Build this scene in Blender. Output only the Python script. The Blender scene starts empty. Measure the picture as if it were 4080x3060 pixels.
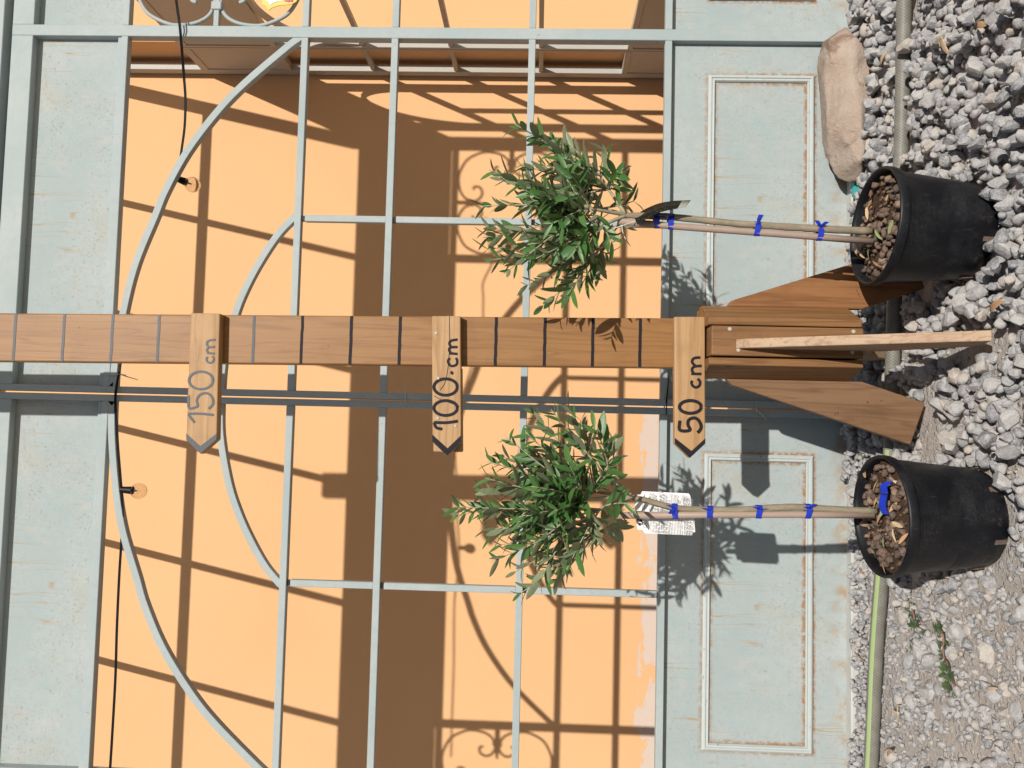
import bpy, bmesh, math, random
import numpy as np
from mathutils import Vector, Matrix, Quaternion
rnd = random.Random(7)
S = bpy.context.scene
COL = S.collection

# ------------------------------------------------------------------ camera, sky, sun
CAM_H = 0.79
FPX = 3100.0                       # focal length in pixels of the 4080 x 3060 photograph
YAW, PITCH, ROLL = (math.radians(a) for a in (3.23, 1.9, 1.31))
def basis():
    cy, sy, cp, sp = math.cos(YAW), math.sin(YAW), math.cos(PITCH), math.sin(PITCH)
    f = Vector((sy*cp, cy*cp, sp)); r = Vector((cy, -sy, 0)); u = r.cross(f)
    cr, sr = math.cos(ROLL), math.sin(ROLL)
    return f, cr*r + sr*u, -sr*r + cr*u
FWD, RGT, UPV = basis()
CPOS = Vector((0, 0, CAM_H))
cam = bpy.data.cameras.new('camera'); camo = bpy.data.objects.new('camera', cam); COL.objects.link(camo)
X, Y, Z = -UPV, RGT, -FWD          # the photograph is stored lying on its side
camo.matrix_world = Matrix(((X.x, Y.x, Z.x, CPOS.x), (X.y, Y.y, Z.y, CPOS.y), (X.z, Y.z, Z.z, CPOS.z), (0, 0, 0, 1)))
cam.sensor_fit = 'HORIZONTAL'; cam.sensor_width = 36.0; cam.lens = FPX*36.0/4080.0
cam.clip_start = 0.02; cam.clip_end = 500.0
S.camera = camo

SUN = Vector((-0.249, 1.0, -0.584))      # direction the light travels
w = bpy.data.worlds.new('World'); S.world = w; w.use_nodes = True
nt = w.node_tree; sky = nt.nodes.new('ShaderNodeTexSky'); sky.sky_type = 'NISHITA'; sky.sun_disc = False
sky.sun_elevation = math.atan2(0.584, math.hypot(0.249, 1.0)); sky.sun_rotation = math.atan2(0.249, -1.0)
sky.air_density = 1.0; sky.dust_density = 1.0; sky.ozone_density = 1.0
nt.links.new(sky.outputs[0], nt.nodes['Background'].inputs[0]); nt.nodes['Background'].inputs[1].default_value = 0.055
sl = bpy.data.lights.new('sun', 'SUN'); sl.energy = 4.6; sl.angle = math.radians(0.53); sl.color = (1.0, 0.95, 0.87)
so = bpy.data.objects.new('sun', sl); COL.objects.link(so); so.location = (0.8, -3, 3)
so.rotation_euler = SUN.to_track_quat('-Z', 'Y').to_euler()
S.view_settings.view_transform = 'Standard'; S.view_settings.look = 'None'
S.view_settings.exposure = 0.0; S.view_settings.gamma = 1.0; S.view_settings.use_curve_mapping = False
S.cycles.max_bounces = 7; S.cycles.diffuse_bounces = 3; S.cycles.glossy_bounces = 2; S.cycles.transmission_bounces = 6; S.cycles.caustics_refractive = False; S.cycles.caustics_reflective = False
S.render.resolution_x = 1024; S.render.resolution_y = 768

# ------------------------------------------------------------------ pixel -> place
def ray(px, py): return FWD + RGT*((1530-py)/FPX) - UPV*((px-2040)/FPX)
def atY(px, py, Yp):
    d = ray(px, py); return CPOS + d*(Yp/d.y)
def atZ(px, py, Zp):
    d = ray(px, py); return CPOS + d*((Zp-CAM_H)/d.z)
def crop(cx, cy, k):                # crop origin and scale -> function giving photo pixels
    return lambda x, y: (cx + x*k, cy + y*k)
K = 1360/2212.0
C11 = crop(0, 1020, K); C12 = crop(1360, 1020, K)

# ------------------------------------------------------------------ node helpers
class NT:
    def __init__(s, name):
        s.m = bpy.data.materials.new(name); s.m.use_nodes = True; s.t = s.m.node_tree
        s.b = s.t.nodes['Principled BSDF']; s.out = s.t.nodes['Material Output']
    def n(s, typ, **kw):
        o = s.t.nodes.new('ShaderNode'+typ)
        for k, v in kw.items(): setattr(o, k, v)
        return o
    def l(s, a, b): s.t.links.new(a, b)
    def set(s, inp, v):
        if hasattr(v, 'is_linked') or hasattr(v, 'links'): s.l(v, inp)
        else: inp.default_value = v
    def co(s, scale=(1,1,1), rot=(0,0,0), loc=(0,0,0), src='Object'):
        tc = s.n('TexCoord'); mp = s.n('Mapping'); s.l(tc.outputs[src], mp.inputs[0])
        mp.inputs['Scale'].default_value = scale; mp.inputs['Rotation'].default_value = rot; mp.inputs['Location'].default_value = loc
        return mp.outputs[0]
    def noise(s, vec, scale, detail=4, rough=.55, dist=0):
        o = s.n('TexNoise'); s.l(vec, o.inputs['Vector']); o.inputs['Scale'].default_value = scale
        o.inputs['Detail'].default_value = detail; o.inputs['Roughness'].default_value = rough; o.inputs['Distortion'].default_value = dist
        return o.outputs['Fac']
    def ramp(s, v, a, b, lo=0.0, hi=1.0):
        o = s.n('MapRange'); o.interpolation_type = 'SMOOTHSTEP'; s.l(v, o.inputs[0])
        o.inputs[1].default_value = a; o.inputs[2].default_value = b; o.inputs[3].default_value = lo; o.inputs[4].default_value = hi
        return o.outputs[0]
    def math(s, op, a, b=None, c=None):
        o = s.n('Math', operation=op); s.set(o.inputs[0], a)
        if b is not None: s.set(o.inputs[1], b)
        if c is not None: s.set(o.inputs[2], c)
        return o.outputs[0]
    def mix(s, f, a, b):
        o = s.n('Mix', data_type='RGBA'); s.set(o.inputs[0], f)
        for i, v in ((6, a), (7, b)):
            if isinstance(v, tuple): o.inputs[i].default_value = (*v[:3], 1)
            else: s.l(v, o.inputs[i])
        return o.outputs[2]
    def xyz(s, vec):
        o = s.n('SeparateXYZ'); s.l(vec, o.inputs[0]); return o.outputs
    def comb(s, x, y, z):
        o = s.n('CombineXYZ')
        for i, v in enumerate((x, y, z)): s.set(o.inputs[i], v)
        return o.outputs[0]
    def bump(s, h, strength=.3, dist=.002):
        o = s.n('Bump'); o.inputs['Strength'].default_value = strength; o.inputs['Distance'].default_value = dist
        s.l(h, o.inputs['Height']); s.l(o.outputs[0], s.b.inputs['Normal'])
    def fin(s, color, rough=.6, metal=0.0, spec=.4):
        if isinstance(color, tuple): s.b.inputs['Base Color'].default_value = (*color, 1)
        else: s.l(color, s.b.inputs['Base Color'])
        s.set(s.b.inputs['Roughness'], rough); s.b.inputs['Metallic'].default_value = metal
        s.b.inputs['Specular IOR Level'].default_value = spec
        return s.m
def plain(name, c, rough=.6, spec=.4, var=.12, scale=30):
    t = NT(name); v = t.co(); n = t.noise(v, scale)
    a = tuple(x*(1-var) for x in c); b = tuple(min(1, x*(1+var)) for x in c)
    t.bump(t.noise(v, scale*8), .12, .001)
    return t.fin(t.mix(n, a, b), rough, 0, spec)

# ------------------------------------------------------------------ materials
def paint_nodes(t, v):
    big = t.noise(v, 3.2, 5, .6); fine = t.noise(v, 46, 3, .7); spk = t.noise(v, 260, 2, .6)
    c = t.mix(t.ramp(big, .3, .7), (.32, .375, .382), (.40, .435, .435))
    pat = t.noise(v, 9, 5, .7, .5); pat2 = t.noise(v, 17, 4, .7)
    c = t.mix(t.ramp(pat, .50, .68, 0, .45), c, (.31, .395, .42))
    c = t.mix(t.ramp(pat2, .54, .72, 0, .45), c, (.45, .425, .395))
    c = t.mix(t.ramp(fine, .38, .72, 0, .4), c, (.29, .365, .37))
    c = t.mix(t.ramp(spk, .5, .8, 0, .3), c, (.47, .495, .49))
    return c, fine, spk
RUST = (.30, .15, .055); OCH = (.36, .25, .12); BROWN = (.10, .055, .035)
def m_paint_bar():
    t = NT('teal_paint'); v = t.co()
    c, fine, spk = paint_nodes(t, v)
    chip = t.noise(v, 40, 6, .75, .6)
    c = t.mix(t.ramp(chip, .64, .70, 0, .5), c, (.30, .24, .16))
    c = t.mix(t.ramp(chip, .675, .70), c, BROWN)
    t.bump(t.math('ADD', fine, spk), .10, .0008)
    return t.fin(c, .62, 0, .25)
def m_paint_panel(name, hx=None, hz=None, bottom=None):
    """sheet panel; hx, hz: half size of the moulding round the object's origin; bottom: z of the sheet's foot"""
    t = NT(name); v = t.co(); x, y, z = t.xyz(v)
    c, fine, spk = paint_nodes(t, v)
    blot = t.noise(v, 5.5, 5, .65)
    c = t.mix(t.ramp(blot, .52, .78, 0, .5), c, (.37, .345, .275))
    grime = t.noise(v, 120, 4, .75)
    c = t.mix(t.math('MULTIPLY', t.ramp(grime, .52, .75, 0, .9), t.ramp(blot, .38, .6)), c, (.24, .21, .15))
    # thin runs of rust down the sheet
    wob = t.math('ADD', t.math('MULTIPLY', x, 9.0), t.math('MULTIPLY', t.noise(v, 9, 2), .16))
    run = t.noise(t.comb(wob, 0.0, t.math('MULTIPLY', z, .25)), 2.3, 2, .5)
    line = t.ramp(t.math('ABSOLUTE', t.math('SUBTRACT', run, .5)), .006, .0, 0, 1)
    fade = t.ramp(t.noise(t.comb(t.math('MULTIPLY', x, 3.0), 3.0, t.math('MULTIPLY', z, 4.0)), 1.6, 3), .47, .62)
    c = t.mix(t.math('MULTIPLY', t.math('MULTIPLY', line, fade), .9), c, OCH)
    if hx:
        d = t.math('MAXIMUM', t.math('SUBTRACT', t.math('ABSOLUTE', x), hx), t.math('SUBTRACT', t.math('ABSOLUTE', z), hz))
        rn = t.noise(v, 75, 4, .7); low = t.ramp(z, .10, -.12, .55, 1.0)
        edge = t.ramp(d, .012, .001)
        edge = t.math('MULTIPLY', edge, t.ramp(d, -.030, -.0195))
        wide = t.ramp(t.math('ABSOLUTE', t.math('ADD', d, .009)), .05, .01)
        rm = t.math('MULTIPLY', t.math('ADD', t.math('MULTIPLY', edge, t.ramp(rn, .34, .56, 0, .95)), t.math('MULTIPLY', wide, t.ramp(rn, .50, .74, 0, .6))), low)
        c = t.mix(t.math('MINIMUM', rm, .9), c, RUST)
    if bottom is not None:
        rn2 = t.noise(v, 22, 5, .7)
        bm_ = t.math('MULTIPLY', t.ramp(z, bottom+.06, bottom+.004), t.ramp(rn2, .40, .70, 0, .85))
        c = t.mix(bm_, c, (.36, .21, .09))
    t.bump(t.math('ADD', t.math('MULTIPLY', fine, 1.0), t.math('MULTIPLY', spk, .7)), .16, .001)
    return t.fin(c, .7, 0, .18)
def m_galv():
    t = NT('galvanised_taupe'); v = t.co(); a = t.noise(v, 120, 3); b = t.noise(v, 6, 4)
    c = t.mix(a, (.36, .34, .31), (.47, .45, .42)); c = t.mix(t.ramp(b, .4, .7, 0, .4), c, (.42, .36, .28))
    return t.fin(c, .5, 0, .4)
def m_wall():
    t = NT('ochre_render'); v = t.co(src='Object'); x, y, z = t.xyz(v)
    g = t.noise(v, 330, 3, .7); h = t.noise(v, 900, 2, .6); b = t.noise(v, 1.3, 4)
    c = t.mix(t.ramp(b, .3, .7), (.700, .418, .215), (.740, .443, .232))
    c = t.mix(t.ramp(g, .35, .7, 0, .35), c, (.665, .392, .197))
    sp = t.noise(t.comb(t.math('MULTIPLY', x, 1.3), 0.0, t.math('MULTIPLY', z, 3.0)), 3.4, 8, .72)
    lvl = t.ramp(z, .50, .30, -.55, .07); reach = t.ramp(x, .40, .0, -.5, .05)
    peel = t.ramp(t.math('ADD', sp, t.math('ADD', lvl, reach)), .545, .56)
    c = t.mix(peel, c, (.60, .49, .42))
    t.bump(t.math('ADD', t.math('ADD', g, h), t.math('MULTIPLY', peel, -.8)), .3, .0018)
    return t.fin(c, .95, 0, .15)
def m_wood(name, axis, c1, c2, dark, rough=.62, spec=.35, seed=0, rot=(0,0,0), ring=26):
    t = NT(name); sc = [1.0, 1.0, 1.0]; sc[axis] = .05
    v = t.co(tuple(sc), rot, (seed*1.37, seed*.71, seed*.31))
    wob = t.noise(v, 16, 3, .5, .3); g1 = t.noise(v, 75, 5, .62, .5); g2 = t.noise(v, 330, 3, .7)
    rg = t.noise(v, 30, 2, .4, .8); band = t.math('ABSOLUTE', t.math('SUBTRACT', t.math('FRACT', t.math('MULTIPLY', rg, 7.0)), .5))
    c = t.mix(t.ramp(wob, .3, .7), c1, c2)
    c = t.mix(t.ramp(band, .30, .5, 0, .65), c, dark)
    c = t.mix(t.ramp(g1, .46, .72, 0, .7), c, dark)
    c = t.mix(t.ramp(g2, .55, .85, 0, .55), c, tuple(x*.5 for x in dark))
    v2 = t.co((1,1,1), (0,0,0), (seed, 0, 0)); st = t.noise(v2, 9, 5, .62); sk = t.noise(v2, 34, 3, .6)
    c = t.mix(t.ramp(st, .5, .72, 0, .35), c, tuple(x*.75 for x in dark))
    c = t.mix(t.ramp(sk, .70, .76, 0, .8), c, tuple(x*.35 for x in dark))
    t.bump(t.math('ADD', g1, t.math('MULTIPLY', g2, .6)), .3, .0012)
    return t.fin(c, rough, 0, spec)
def m_stone(name, c1, c2, c3, sc=1.0, dust=.75):
    t = NT(name); gp = t.n('NewGeometry'); v = gp.outputs['Position']
    at = t.n('Attribute', attribute_name='tint'); oi = t.n('ObjectInfo')
    r = t.math('FRACT', t.math('ADD', at.outputs['Fac'], oi.outputs['Random']))
    off = t.comb(t.math('MULTIPLY', r, 7.0), t.math('MULTIPLY', r, 3.0), 0.0)
    va = t.n('VectorMath', operation='ADD'); t.l(v, va.inputs[0]); t.l(off, va.inputs[1]); v = va.outputs[0]
    c = t.mix(t.ramp(r, .0, .7), c1, c2)
    c = t.mix(t.ramp(r, .86, .9), c, c3)
    n1 = t.noise(v, 110*sc, 5, .75); n2 = t.noise(v, 420*sc, 3, .7); n3 = t.noise(v, 85*sc, 4, .65, 1.6)
    c = t.mix(t.ramp(n1, .38, .68, 0, dust), c, (.50, .48, .465))
    c = t.mix(t.ramp(n2, .5, .78, 0, .45), c, (.14, .14, .15))
    vein = t.ramp(t.math('ABSOLUTE', t.math('SUBTRACT', n3, .5)), .03, .0, 0, dust*.8)
    c = t.mix(vein, c, (.58, .56, .54))
    t.bump(t.math('ADD', n1, t.math('MULTIPLY', n2, .5)), .8, .0032)
    return t.fin(c, .85, 0, .25)
def m_ground():
    t = NT('gritty_earth'); v = t.co()
    a = t.noise(v, 5, 5, .6); b = t.noise(v, 90, 5, .75); c_ = t.noise(v, 420, 3, .7)
    c = t.mix(t.ramp(a, .3, .7), (.40, .345, .295), (.48, .43, .385))
    c = t.mix(t.ramp(b, .42, .7, 0, .6), c, (.50, .475, .45))
    h = t.math('MULTIPLY', b, .4)
    for sc, amt in ((75, .75), (150, .6), (300, .5)):
        vo = t.n('TexVoronoi'); t.l(v, vo.inputs['Vector']); vo.inputs['Scale'].default_value = sc; vo.inputs['Randomness'].default_value = 1.0
        cx = t.xyz(vo.outputs['Color'])
        pick = t.ramp(cx[0], .45, .5); grain = t.math('MULTIPLY', pick, t.ramp(vo.outputs['Distance'], .55, .40))
        gc = t.mix(cx[1], (.34, .335, .34), (.56, .53, .50))
        c = t.mix(t.math('MULTIPLY', grain, amt), c, gc)
        h = t.math('ADD', h, t.math('MULTIPLY', grain, 60.0/sc))
    c = t.mix(t.ramp(c_, .55, .8, 0, .5), c, (.24, .205, .175))
    t.bump(h, .6, .006)
    return t.fin(c, .95, 0, .15)
def m_leaf(name, top, under, var):
    t = NT(name); g = t.n('NewGeometry'); oi = t.n('ObjectInfo'); at = t.n('Attribute', attribute_name='tint')
    r = t.math('FRACT', t.math('ADD', at.outputs['Fac'], oi.outputs['Random'])); v = t.co()
    ct = t.mix(r, top, var); cu = t.mix(r, under, tuple(x*.72 for x in under))
    c = t.mix(g.outputs['Backfacing'], ct, cu)
    c = t.mix(t.ramp(t.noise(v, 160, 3), .4, .8, 0, .3), c, tuple(x*.6 for x in top))
    t.l(c, t.b.inputs['Base Color']); t.b.inputs['Roughness'].default_value = .42; t.b.inputs['Specular IOR Level'].default_value = .45
    tr = t.n('BsdfTranslucent'); t.l(t.mix(.5, c, (.16, .26, .03)), tr.inputs[0])
    mx = t.n('MixShader'); mx.inputs[0].default_value = .16; t.l(t.b.outputs[0], mx.inputs[1]); t.l(tr.outputs[0], mx.inputs[2])
    t.l(mx.outputs[0], t.out.inputs[0]); return t.m
def m_bark(name, c1, c2, axis=2):
    t = NT(name); v = t.co((1,1,.25)); n = t.noise(v, 120, 5, .7); n2 = t.noise(t.co(), 30, 4)
    c = t.mix(t.ramp(n, .35, .7), c1, c2); c = t.mix(t.ramp(n2, .5, .8, 0, .4), c, (.20, .15, .10))
    t.bump(n, .4, .001); return t.fin(c, .8, 0, .25)
def m_pot():
    t = NT('black_plastic'); v = t.co(); a = t.noise(v, 14, 5, .65); s = t.noise(t.co((1, 1, .12)), 220, 4, .7); x, y, z = t.xyz(v)
    c = t.mix(t.ramp(a, .35, .75), (.0055, .006, .0088), (.011, .0115, .0145))
    c = t.mix(t.ramp(s, .60, .76, 0, .45), c, (.07, .065, .062))
    sc_ = t.noise(t.co((1, 1, 3.0), (0, 0, .6)), 46, 6, .8, .8); c = t.mix(t.math('MULTIPLY', t.ramp(t.math('ABSOLUTE', t.math('SUBTRACT', sc_, .5)), .014, .0, 0, .5), t.ramp(a, .45, .6)), c, (.10, .095, .09))
    c = t.mix(t.math('MULTIPLY', t.ramp(t.noise(v, 55, 5, .75), .55, .72, 0, .7), t.ramp(z, .05, .0)), c, (.14, .10, .07))
    t.bump(s, .12, .0008); return t.fin(c, t.ramp(a, .3, .7, .40, .58), 0, .33)
def m_rock():
    t = NT('sandstone'); v = t.co(); a = t.noise(v, 7, 6, .65, .4); b = t.noise(v, 60, 5, .7); d = t.noise(v, 260, 3, .7)
    c = t.mix(t.ramp(a, .3, .7), (.37, .275, .215), (.46, .375, .31))
    c = t.mix(t.ramp(b, .45, .75, 0, .5), c, (.50, .43, .37))
    c = t.mix(t.ramp(t.noise(v, 11, 5, .6, 1.0), .58, .68, 0, .75), c, (.19, .11, .065))
    c = t.mix(t.ramp(d, .55, .8, 0, .4), c, (.22, .15, .11))
    t.bump(t.math('ADD', t.math('MULTIPLY', a, 1.5), t.math('ADD', b, t.math('MULTIPLY', d, .5))), .8, .007)
    return t.fin(c, .9, 0, .2)
def m_hose():
    t = NT('braided_hose'); uv = t.n('UVMap'); x, y, z = t.xyz(uv.outputs[0])     # x round the hose 0..1, y along in metres
    A = 26.0; B = 150.0
    d1 = t.math('ABSOLUTE', t.math('SUBTRACT', t.math('FRACT', t.math('ADD', t.math('MULTIPLY', x, 10.0), t.math('MULTIPLY', y, B))), .5))
    d2 = t.math('ABSOLUTE', t.math('SUBTRACT', t.math('FRACT', t.math('SUBTRACT', t.math('MULTIPLY', x, 10.0), t.math('MULTIPLY', y, B))), .5))
    net = t.math('MAXIMUM', t.ramp(d1, .10, .04), t.ramp(d2, .10, .04))
    v = t.co(); dirt = t.noise(v, 40, 4)
    c = t.mix(t.ramp(dirt, .35, .7), (.14, .132, .11), (.19, .18, .15))
    c = t.mix(t.math('MULTIPLY', net, .5), c, (.36, .36, .33))
    at = t.n('Attribute', attribute_name='stripe'); c = t.mix(t.ramp(at.outputs['Fac'], .3, .5), c, (.33, .42, .19))
    t.bump(net, .2, .0008); return t.fin(c, .5, 0, .35)
M = {}
M['bar'] = m_paint_bar(); M['galv'] = m_galv(); M['wall'] = m_wall(); M['ground'] = m_ground(); M['pot'] = m_pot(); M['rock'] = m_rock(); M['hose'] = m_hose()
def m_mould():
    t = NT('chalky_teal_paint'); v = t.co(); n = t.noise(v, 60, 4, .7); ch = t.noise(v, 55, 5, .75, .5)
    c = t.mix(n, (.40, .45, .445), (.50, .53, .52)); c = t.mix(t.ramp(ch, .62, .68, 0, .8), c, (.22, .13, .08))
    t.bump(n, .15, .0008); return t.fin(c, .6, 0, .25)
M['mould'] = m_mould()
M['panel'] = m_paint_panel('teal_sheet')
M['kickR'] = m_paint_panel('teal_kick_sheet_right', .3125, .137, -.225); M['kickL'] = m_paint_panel('teal_kick_sheet_left', .369, .137, -.225)
M['kick_narrow'] = m_paint_panel('teal_kick_sheet_narrow', .1385, .137, -.225)
M['stone'] = m_stone('crushed_limestone', (.20, .205, .225), (.40, .388, .382), (.46, .40, .34))
M['post_wood'] = m_wood('stained_post', 2, (.262, .124, .038), (.295, .148, .05), (.20, .09, .028), .5, .36, 0)
M['sign_wood'] = m_wood('pale_board', 0, (.40, .24, .115), (.45, .28, .14), (.31, .17, .072), .6, .35, 2, (0,0,0), 34)
M['base_wood'] = m_wood('brown_board', 2, (.22, .112, .048), (.30, .15, .055), (.135, .064, .026), .66, .3, 4)
M['legL'] = m_wood('left_leg_wood', 2, (.185, .102, .053), (.215, .122, .066), (.13, .068, .034), .66, .3, 5, (0, math.radians(20), 0))
M['legR'] = m_wood('right_leg_wood', 2, (.24, .108, .042), (.28, .13, .05), (.155, .064, .024), .66, .3, 6, (0, math.radians(-18), 0))
M['legF'] = m_wood('front_leg_wood', 2, (.40, .27, .18), (.46, .33, .225), (.30, .18, .11), .7, .3, 7, (math.radians(28), 0, 0))
M['marker'] = plain('marker_ink', (.016, .014, .02), .6, .15, .25, 120)
M['marker_sheen'] = plain('sheen_grey_marker_ink', (.06, .065, .08), .5, .35, .3, 300)  # same ink with its grey sheen put into the colour, for the upper marks
M['steel'] = plain('zinc_screw', (.45, .42, .34), .35, .6)
M['leaf'] = m_leaf('olive_leaf', (.045, .135, .032), (.29, .335, .205), (.10, .205, .055))
M['weed'] = m_leaf('weed_leaf', (.06, .13, .04), (.10, .14, .07), (.10, .16, .06))
M['bark'] = m_bark('olive_bark', (.215, .18, .125), (.31, .262, .19)); M['twig'] = m_bark('olive_twig', (.30, .28, .18), (.42, .38, .27))
M['stake'] = plain('brown_stake', (.35, .265, .215), .5, .4, .12, 60)
M['tie'] = plain('blue_tape', (.012, .035, .40), .32, .5, .2, 60)
M['soil'] = plain('potting_soil', (.075, .046, .028), .95, .1, .5, 150)
M['lump'] = m_stone('bark_lump', (.075, .045, .03), (.16, .10, .068), (.27, .18, .12), 1.0, .12)
M['dry'] = plain('dry_leaf', (.46, .28, .15), .7, .3, .3, 40); M['straw'] = plain('straw', (.56, .42, .26), .7, .3, .2, 40); M['brownleaf'] = plain('brown_leaf', (.17, .085, .06), .6, .35, .3, 40)
M['greenleaf'] = plain('pale_green_leaf', (.30, .36, .17), .5, .4, .2, 40)
M['paper'] = plain('white_card', (.80, .80, .80), .5, .3, .02); M['ink'] = plain('grey_ink', (.32, .32, .33), .6, .3, .1); M['black'] = plain('black_rubber_and_hollow', (.005, .005, .006), .5, .25, .2)
M['white_tie'] = plain('clear_nylon', (.55, .53, .48), .4, .4, .05); M['string'] = plain('white_string', (.75, .73, .70), .8, .2)
M['sill'] = plain('concrete_sill', (.50, .50, .47), .85, .2, .15, 25)
M['enamel'] = plain('enamel_white', (.78, .78, .83), .15, .6, .02); M['gold'] = plain('enamel_yellow', (.80, .58, .16), .2, .6, .1); M['pink'] = plain('enamel_pink', (.62, .12, .22), .25, .5, .1)
M['teal_tape'] = plain('teal_tape', (.03, .35, .33), .4, .4)
def m_olive_card():
    t = NT('olive_photo_card'); v = t.co((1, 1, .5)); vo = t.n('TexVoronoi'); t.l(v, vo.inputs['Vector']); vo.inputs['Scale'].default_value = 260
    c = t.mix(t.ramp(vo.outputs['Distance'], .28, .12), (.009, .010, .008), (.12, .12, .04))
    return t.fin(c, .6, 0, .15)
M['olive_card'] = m_olive_card()
def m_glass():
    t = NT('bulb_glass'); g = t.n('BsdfGlass'); g.inputs['IOR'].default_value = 1.45; g.inputs['Roughness'].default_value = 0.0; g.inputs['Color'].default_value = (.97, .95, .92, 1)
    t.l(g.outputs[0], t.out.inputs[0]); return t.m
M['glass'] = m_glass()

# ------------------------------------------------------------------ mesh helpers
class MB:
    def __init__(s): s.v = []; s.f = []
    def add(s, vs, fs):
        o = len(s.v); s.v += [tuple(p) for p in vs]; s.f += [tuple(i+o for i in f) for f in fs]; return s
    def box(s, x0, x1, y0, y1, z0, z1):
        return s.add([(x, y, z) for z in (z0, z1) for y in (y0, y1) for x in (x0, x1)],
                     [(0,2,3,1), (4,5,7,6), (0,1,5,4), (2,6,7,3), (0,4,6,2), (1,3,7,5)])
    def prism(s, poly, ax, a, b):
        """poly: 2-D outline (counter-clockwise seen from -axis side is not required), extruded along axis ax from a to b"""
        def P(q, t):
            if ax == 'x': return (t, q[0], q[1])
            if ax == 'y': return (q[0], t, q[1])
            return (q[0], q[1], t)
        n = len(poly); vs = [P(q, a) for q in poly] + [P(q, b) for q in poly]
        return s.add(vs, [tuple(range(n)), tuple(range(2*n-1, n-1, -1))] + [(i, i+n, (i+1) % n+n, (i+1) % n) for i in range(n)])
    def tube(s, pts, r, seg=8, cap=True, flat=None):
        pts = [Vector(p) for p in pts]; n = len(pts); rs = r if isinstance(r, (list, tuple)) else [r]*n
        rings = []; prev = None
        for i, p in enumerate(pts):
            t = (pts[min(i+1, n-1)]-pts[max(i-1, 0)]).normalized()
            a = prev if prev is not None else (Vector((0,1,0)) if abs(t.y) < .8 else Vector((1,0,0)))
            a = (a - t*a.dot(t)).normalized(); b = t.cross(a); prev = a
            k = flat or (1, 1)
            rings.append([p + a*(math.cos(2*math.pi*j/seg)*rs[i]*k[0]) + b*(math.sin(2*math.pi*j/seg)*rs[i]*k[1]) for j in range(seg)])
        vs = [q for R_ in rings for q in R_]
        fs = [(i*seg+j, i*seg+(j+1) % seg, (i+1)*seg+(j+1) % seg, (i+1)*seg+j) for i in range(n-1) for j in range(seg)]
        if cap: fs += [tuple(range(seg-1, -1, -1)), tuple(range((n-1)*seg, n*seg))]
        return s.add(vs, fs)
    def bar(s, pts, wd, y0, y1, step=0.0):
        """flat bar bent in the XZ plane: pts (x,z), width wd, between depths y0 and y1"""
        n = len(pts); L = []; R_ = []
        for i in range(n):
            a = Vector(pts[max(i-1, 0)]); b = Vector(pts[min(i+1, n-1)]); t = (b-a).normalized(); nn = Vector((-t.y, t.x))*wd/2
            p = Vector(pts[i]); L.append(p+nn); R_.append(p-nn)
        vs = []
        for i in range(n): vs += [(L[i].x, y0-step*i, L[i].y), (R_[i].x, y0-step*i, R_[i].y), (R_[i].x, y1, R_[i].y), (L[i].x, y1, L[i].y)]
        fs = [(i*4+j, i*4+(j+1) % 4, i*4+4+(j+1) % 4, i*4+4+j) for i in range(n-1) for j in range(4)] + [(3,2,1,0), tuple((n-1)*4+j for j in range(4))]
        return s.add(vs, fs)
    def stroke(s, pts, wd, y, lift=.0006):
        """ink line on a board facing the camera; each line lies a hair above the last"""
        s.k = getattr(s, 'k', 0)+1
        return s.bar(pts, wd, y-lift-s.k*.00005, y-.00005*s.k+.0002, .000006)
    def build(s, name, mat, parent=None, org=None, smooth=False, bevel=0, seg=1, at=None):
        org = Vector(org) if org is not None else (Vector(parent['_o']) if parent is not None and '_o' in parent else Vector((0,0,0)))
        me = bpy.data.meshes.new(name)
        base = org if at is None else Vector(at)
        me.from_pydata([tuple(Vector(p)-base) for p in s.v], [], s.f); me.update()
        bm = bmesh.new(); bm.from_mesh(me); bmesh.ops.recalc_face_normals(bm, faces=bm.faces); bm.to_mesh(me); bm.free()
        if smooth:
            for p in me.polygons: p.use_smooth = True
        if mat is not None: me.materials.append(mat)
        o = bpy.data.objects.new(name, me); COL.objects.link(o)
        if parent is not None: o.parent = parent
        o.location = base - (org if parent is not None else Vector((0,0,0)))
        if parent is not None: o['_o'] = list(base)
        if bevel:
            md = o.modifiers.new('bevel', 'BEVEL'); md.width = bevel; md.segments = seg; md.limit_method = 'ANGLE'
        return o
def crv(pts, n=8):
    """Catmull-Rom through points of any dimension"""
    P = [Vector(p) for p in pts]; P = [P[0]*2-P[1]] + P + [P[-1]*2-P[-2]]; out = []
    for i in range(1, len(P)-2):
        for k in range(n):
            t = k/n; a, b, c, d = P[i-1:i+3]
            out.append(.5*((2*b) + (c-a)*t + (2*a-5*b+4*c-d)*t*t + (3*b-a-3*c+d)*t**3))
    return out + [P[-2]]
def tag(o, label, cat=None, group=None, kind=None):
    o['label'] = label
    if cat: o['category'] = cat
    if group: o['group'] = group
    if kind: o['kind'] = kind
    return o
def thing(name, label, cat, loc=(0,0,0), group=None):
    o = bpy.data.objects.new(name, None); COL.objects.link(o); o.location = loc; o['_o'] = list(loc); o.empty_display_size = .05
    return tag(o, label, cat, group)

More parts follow.
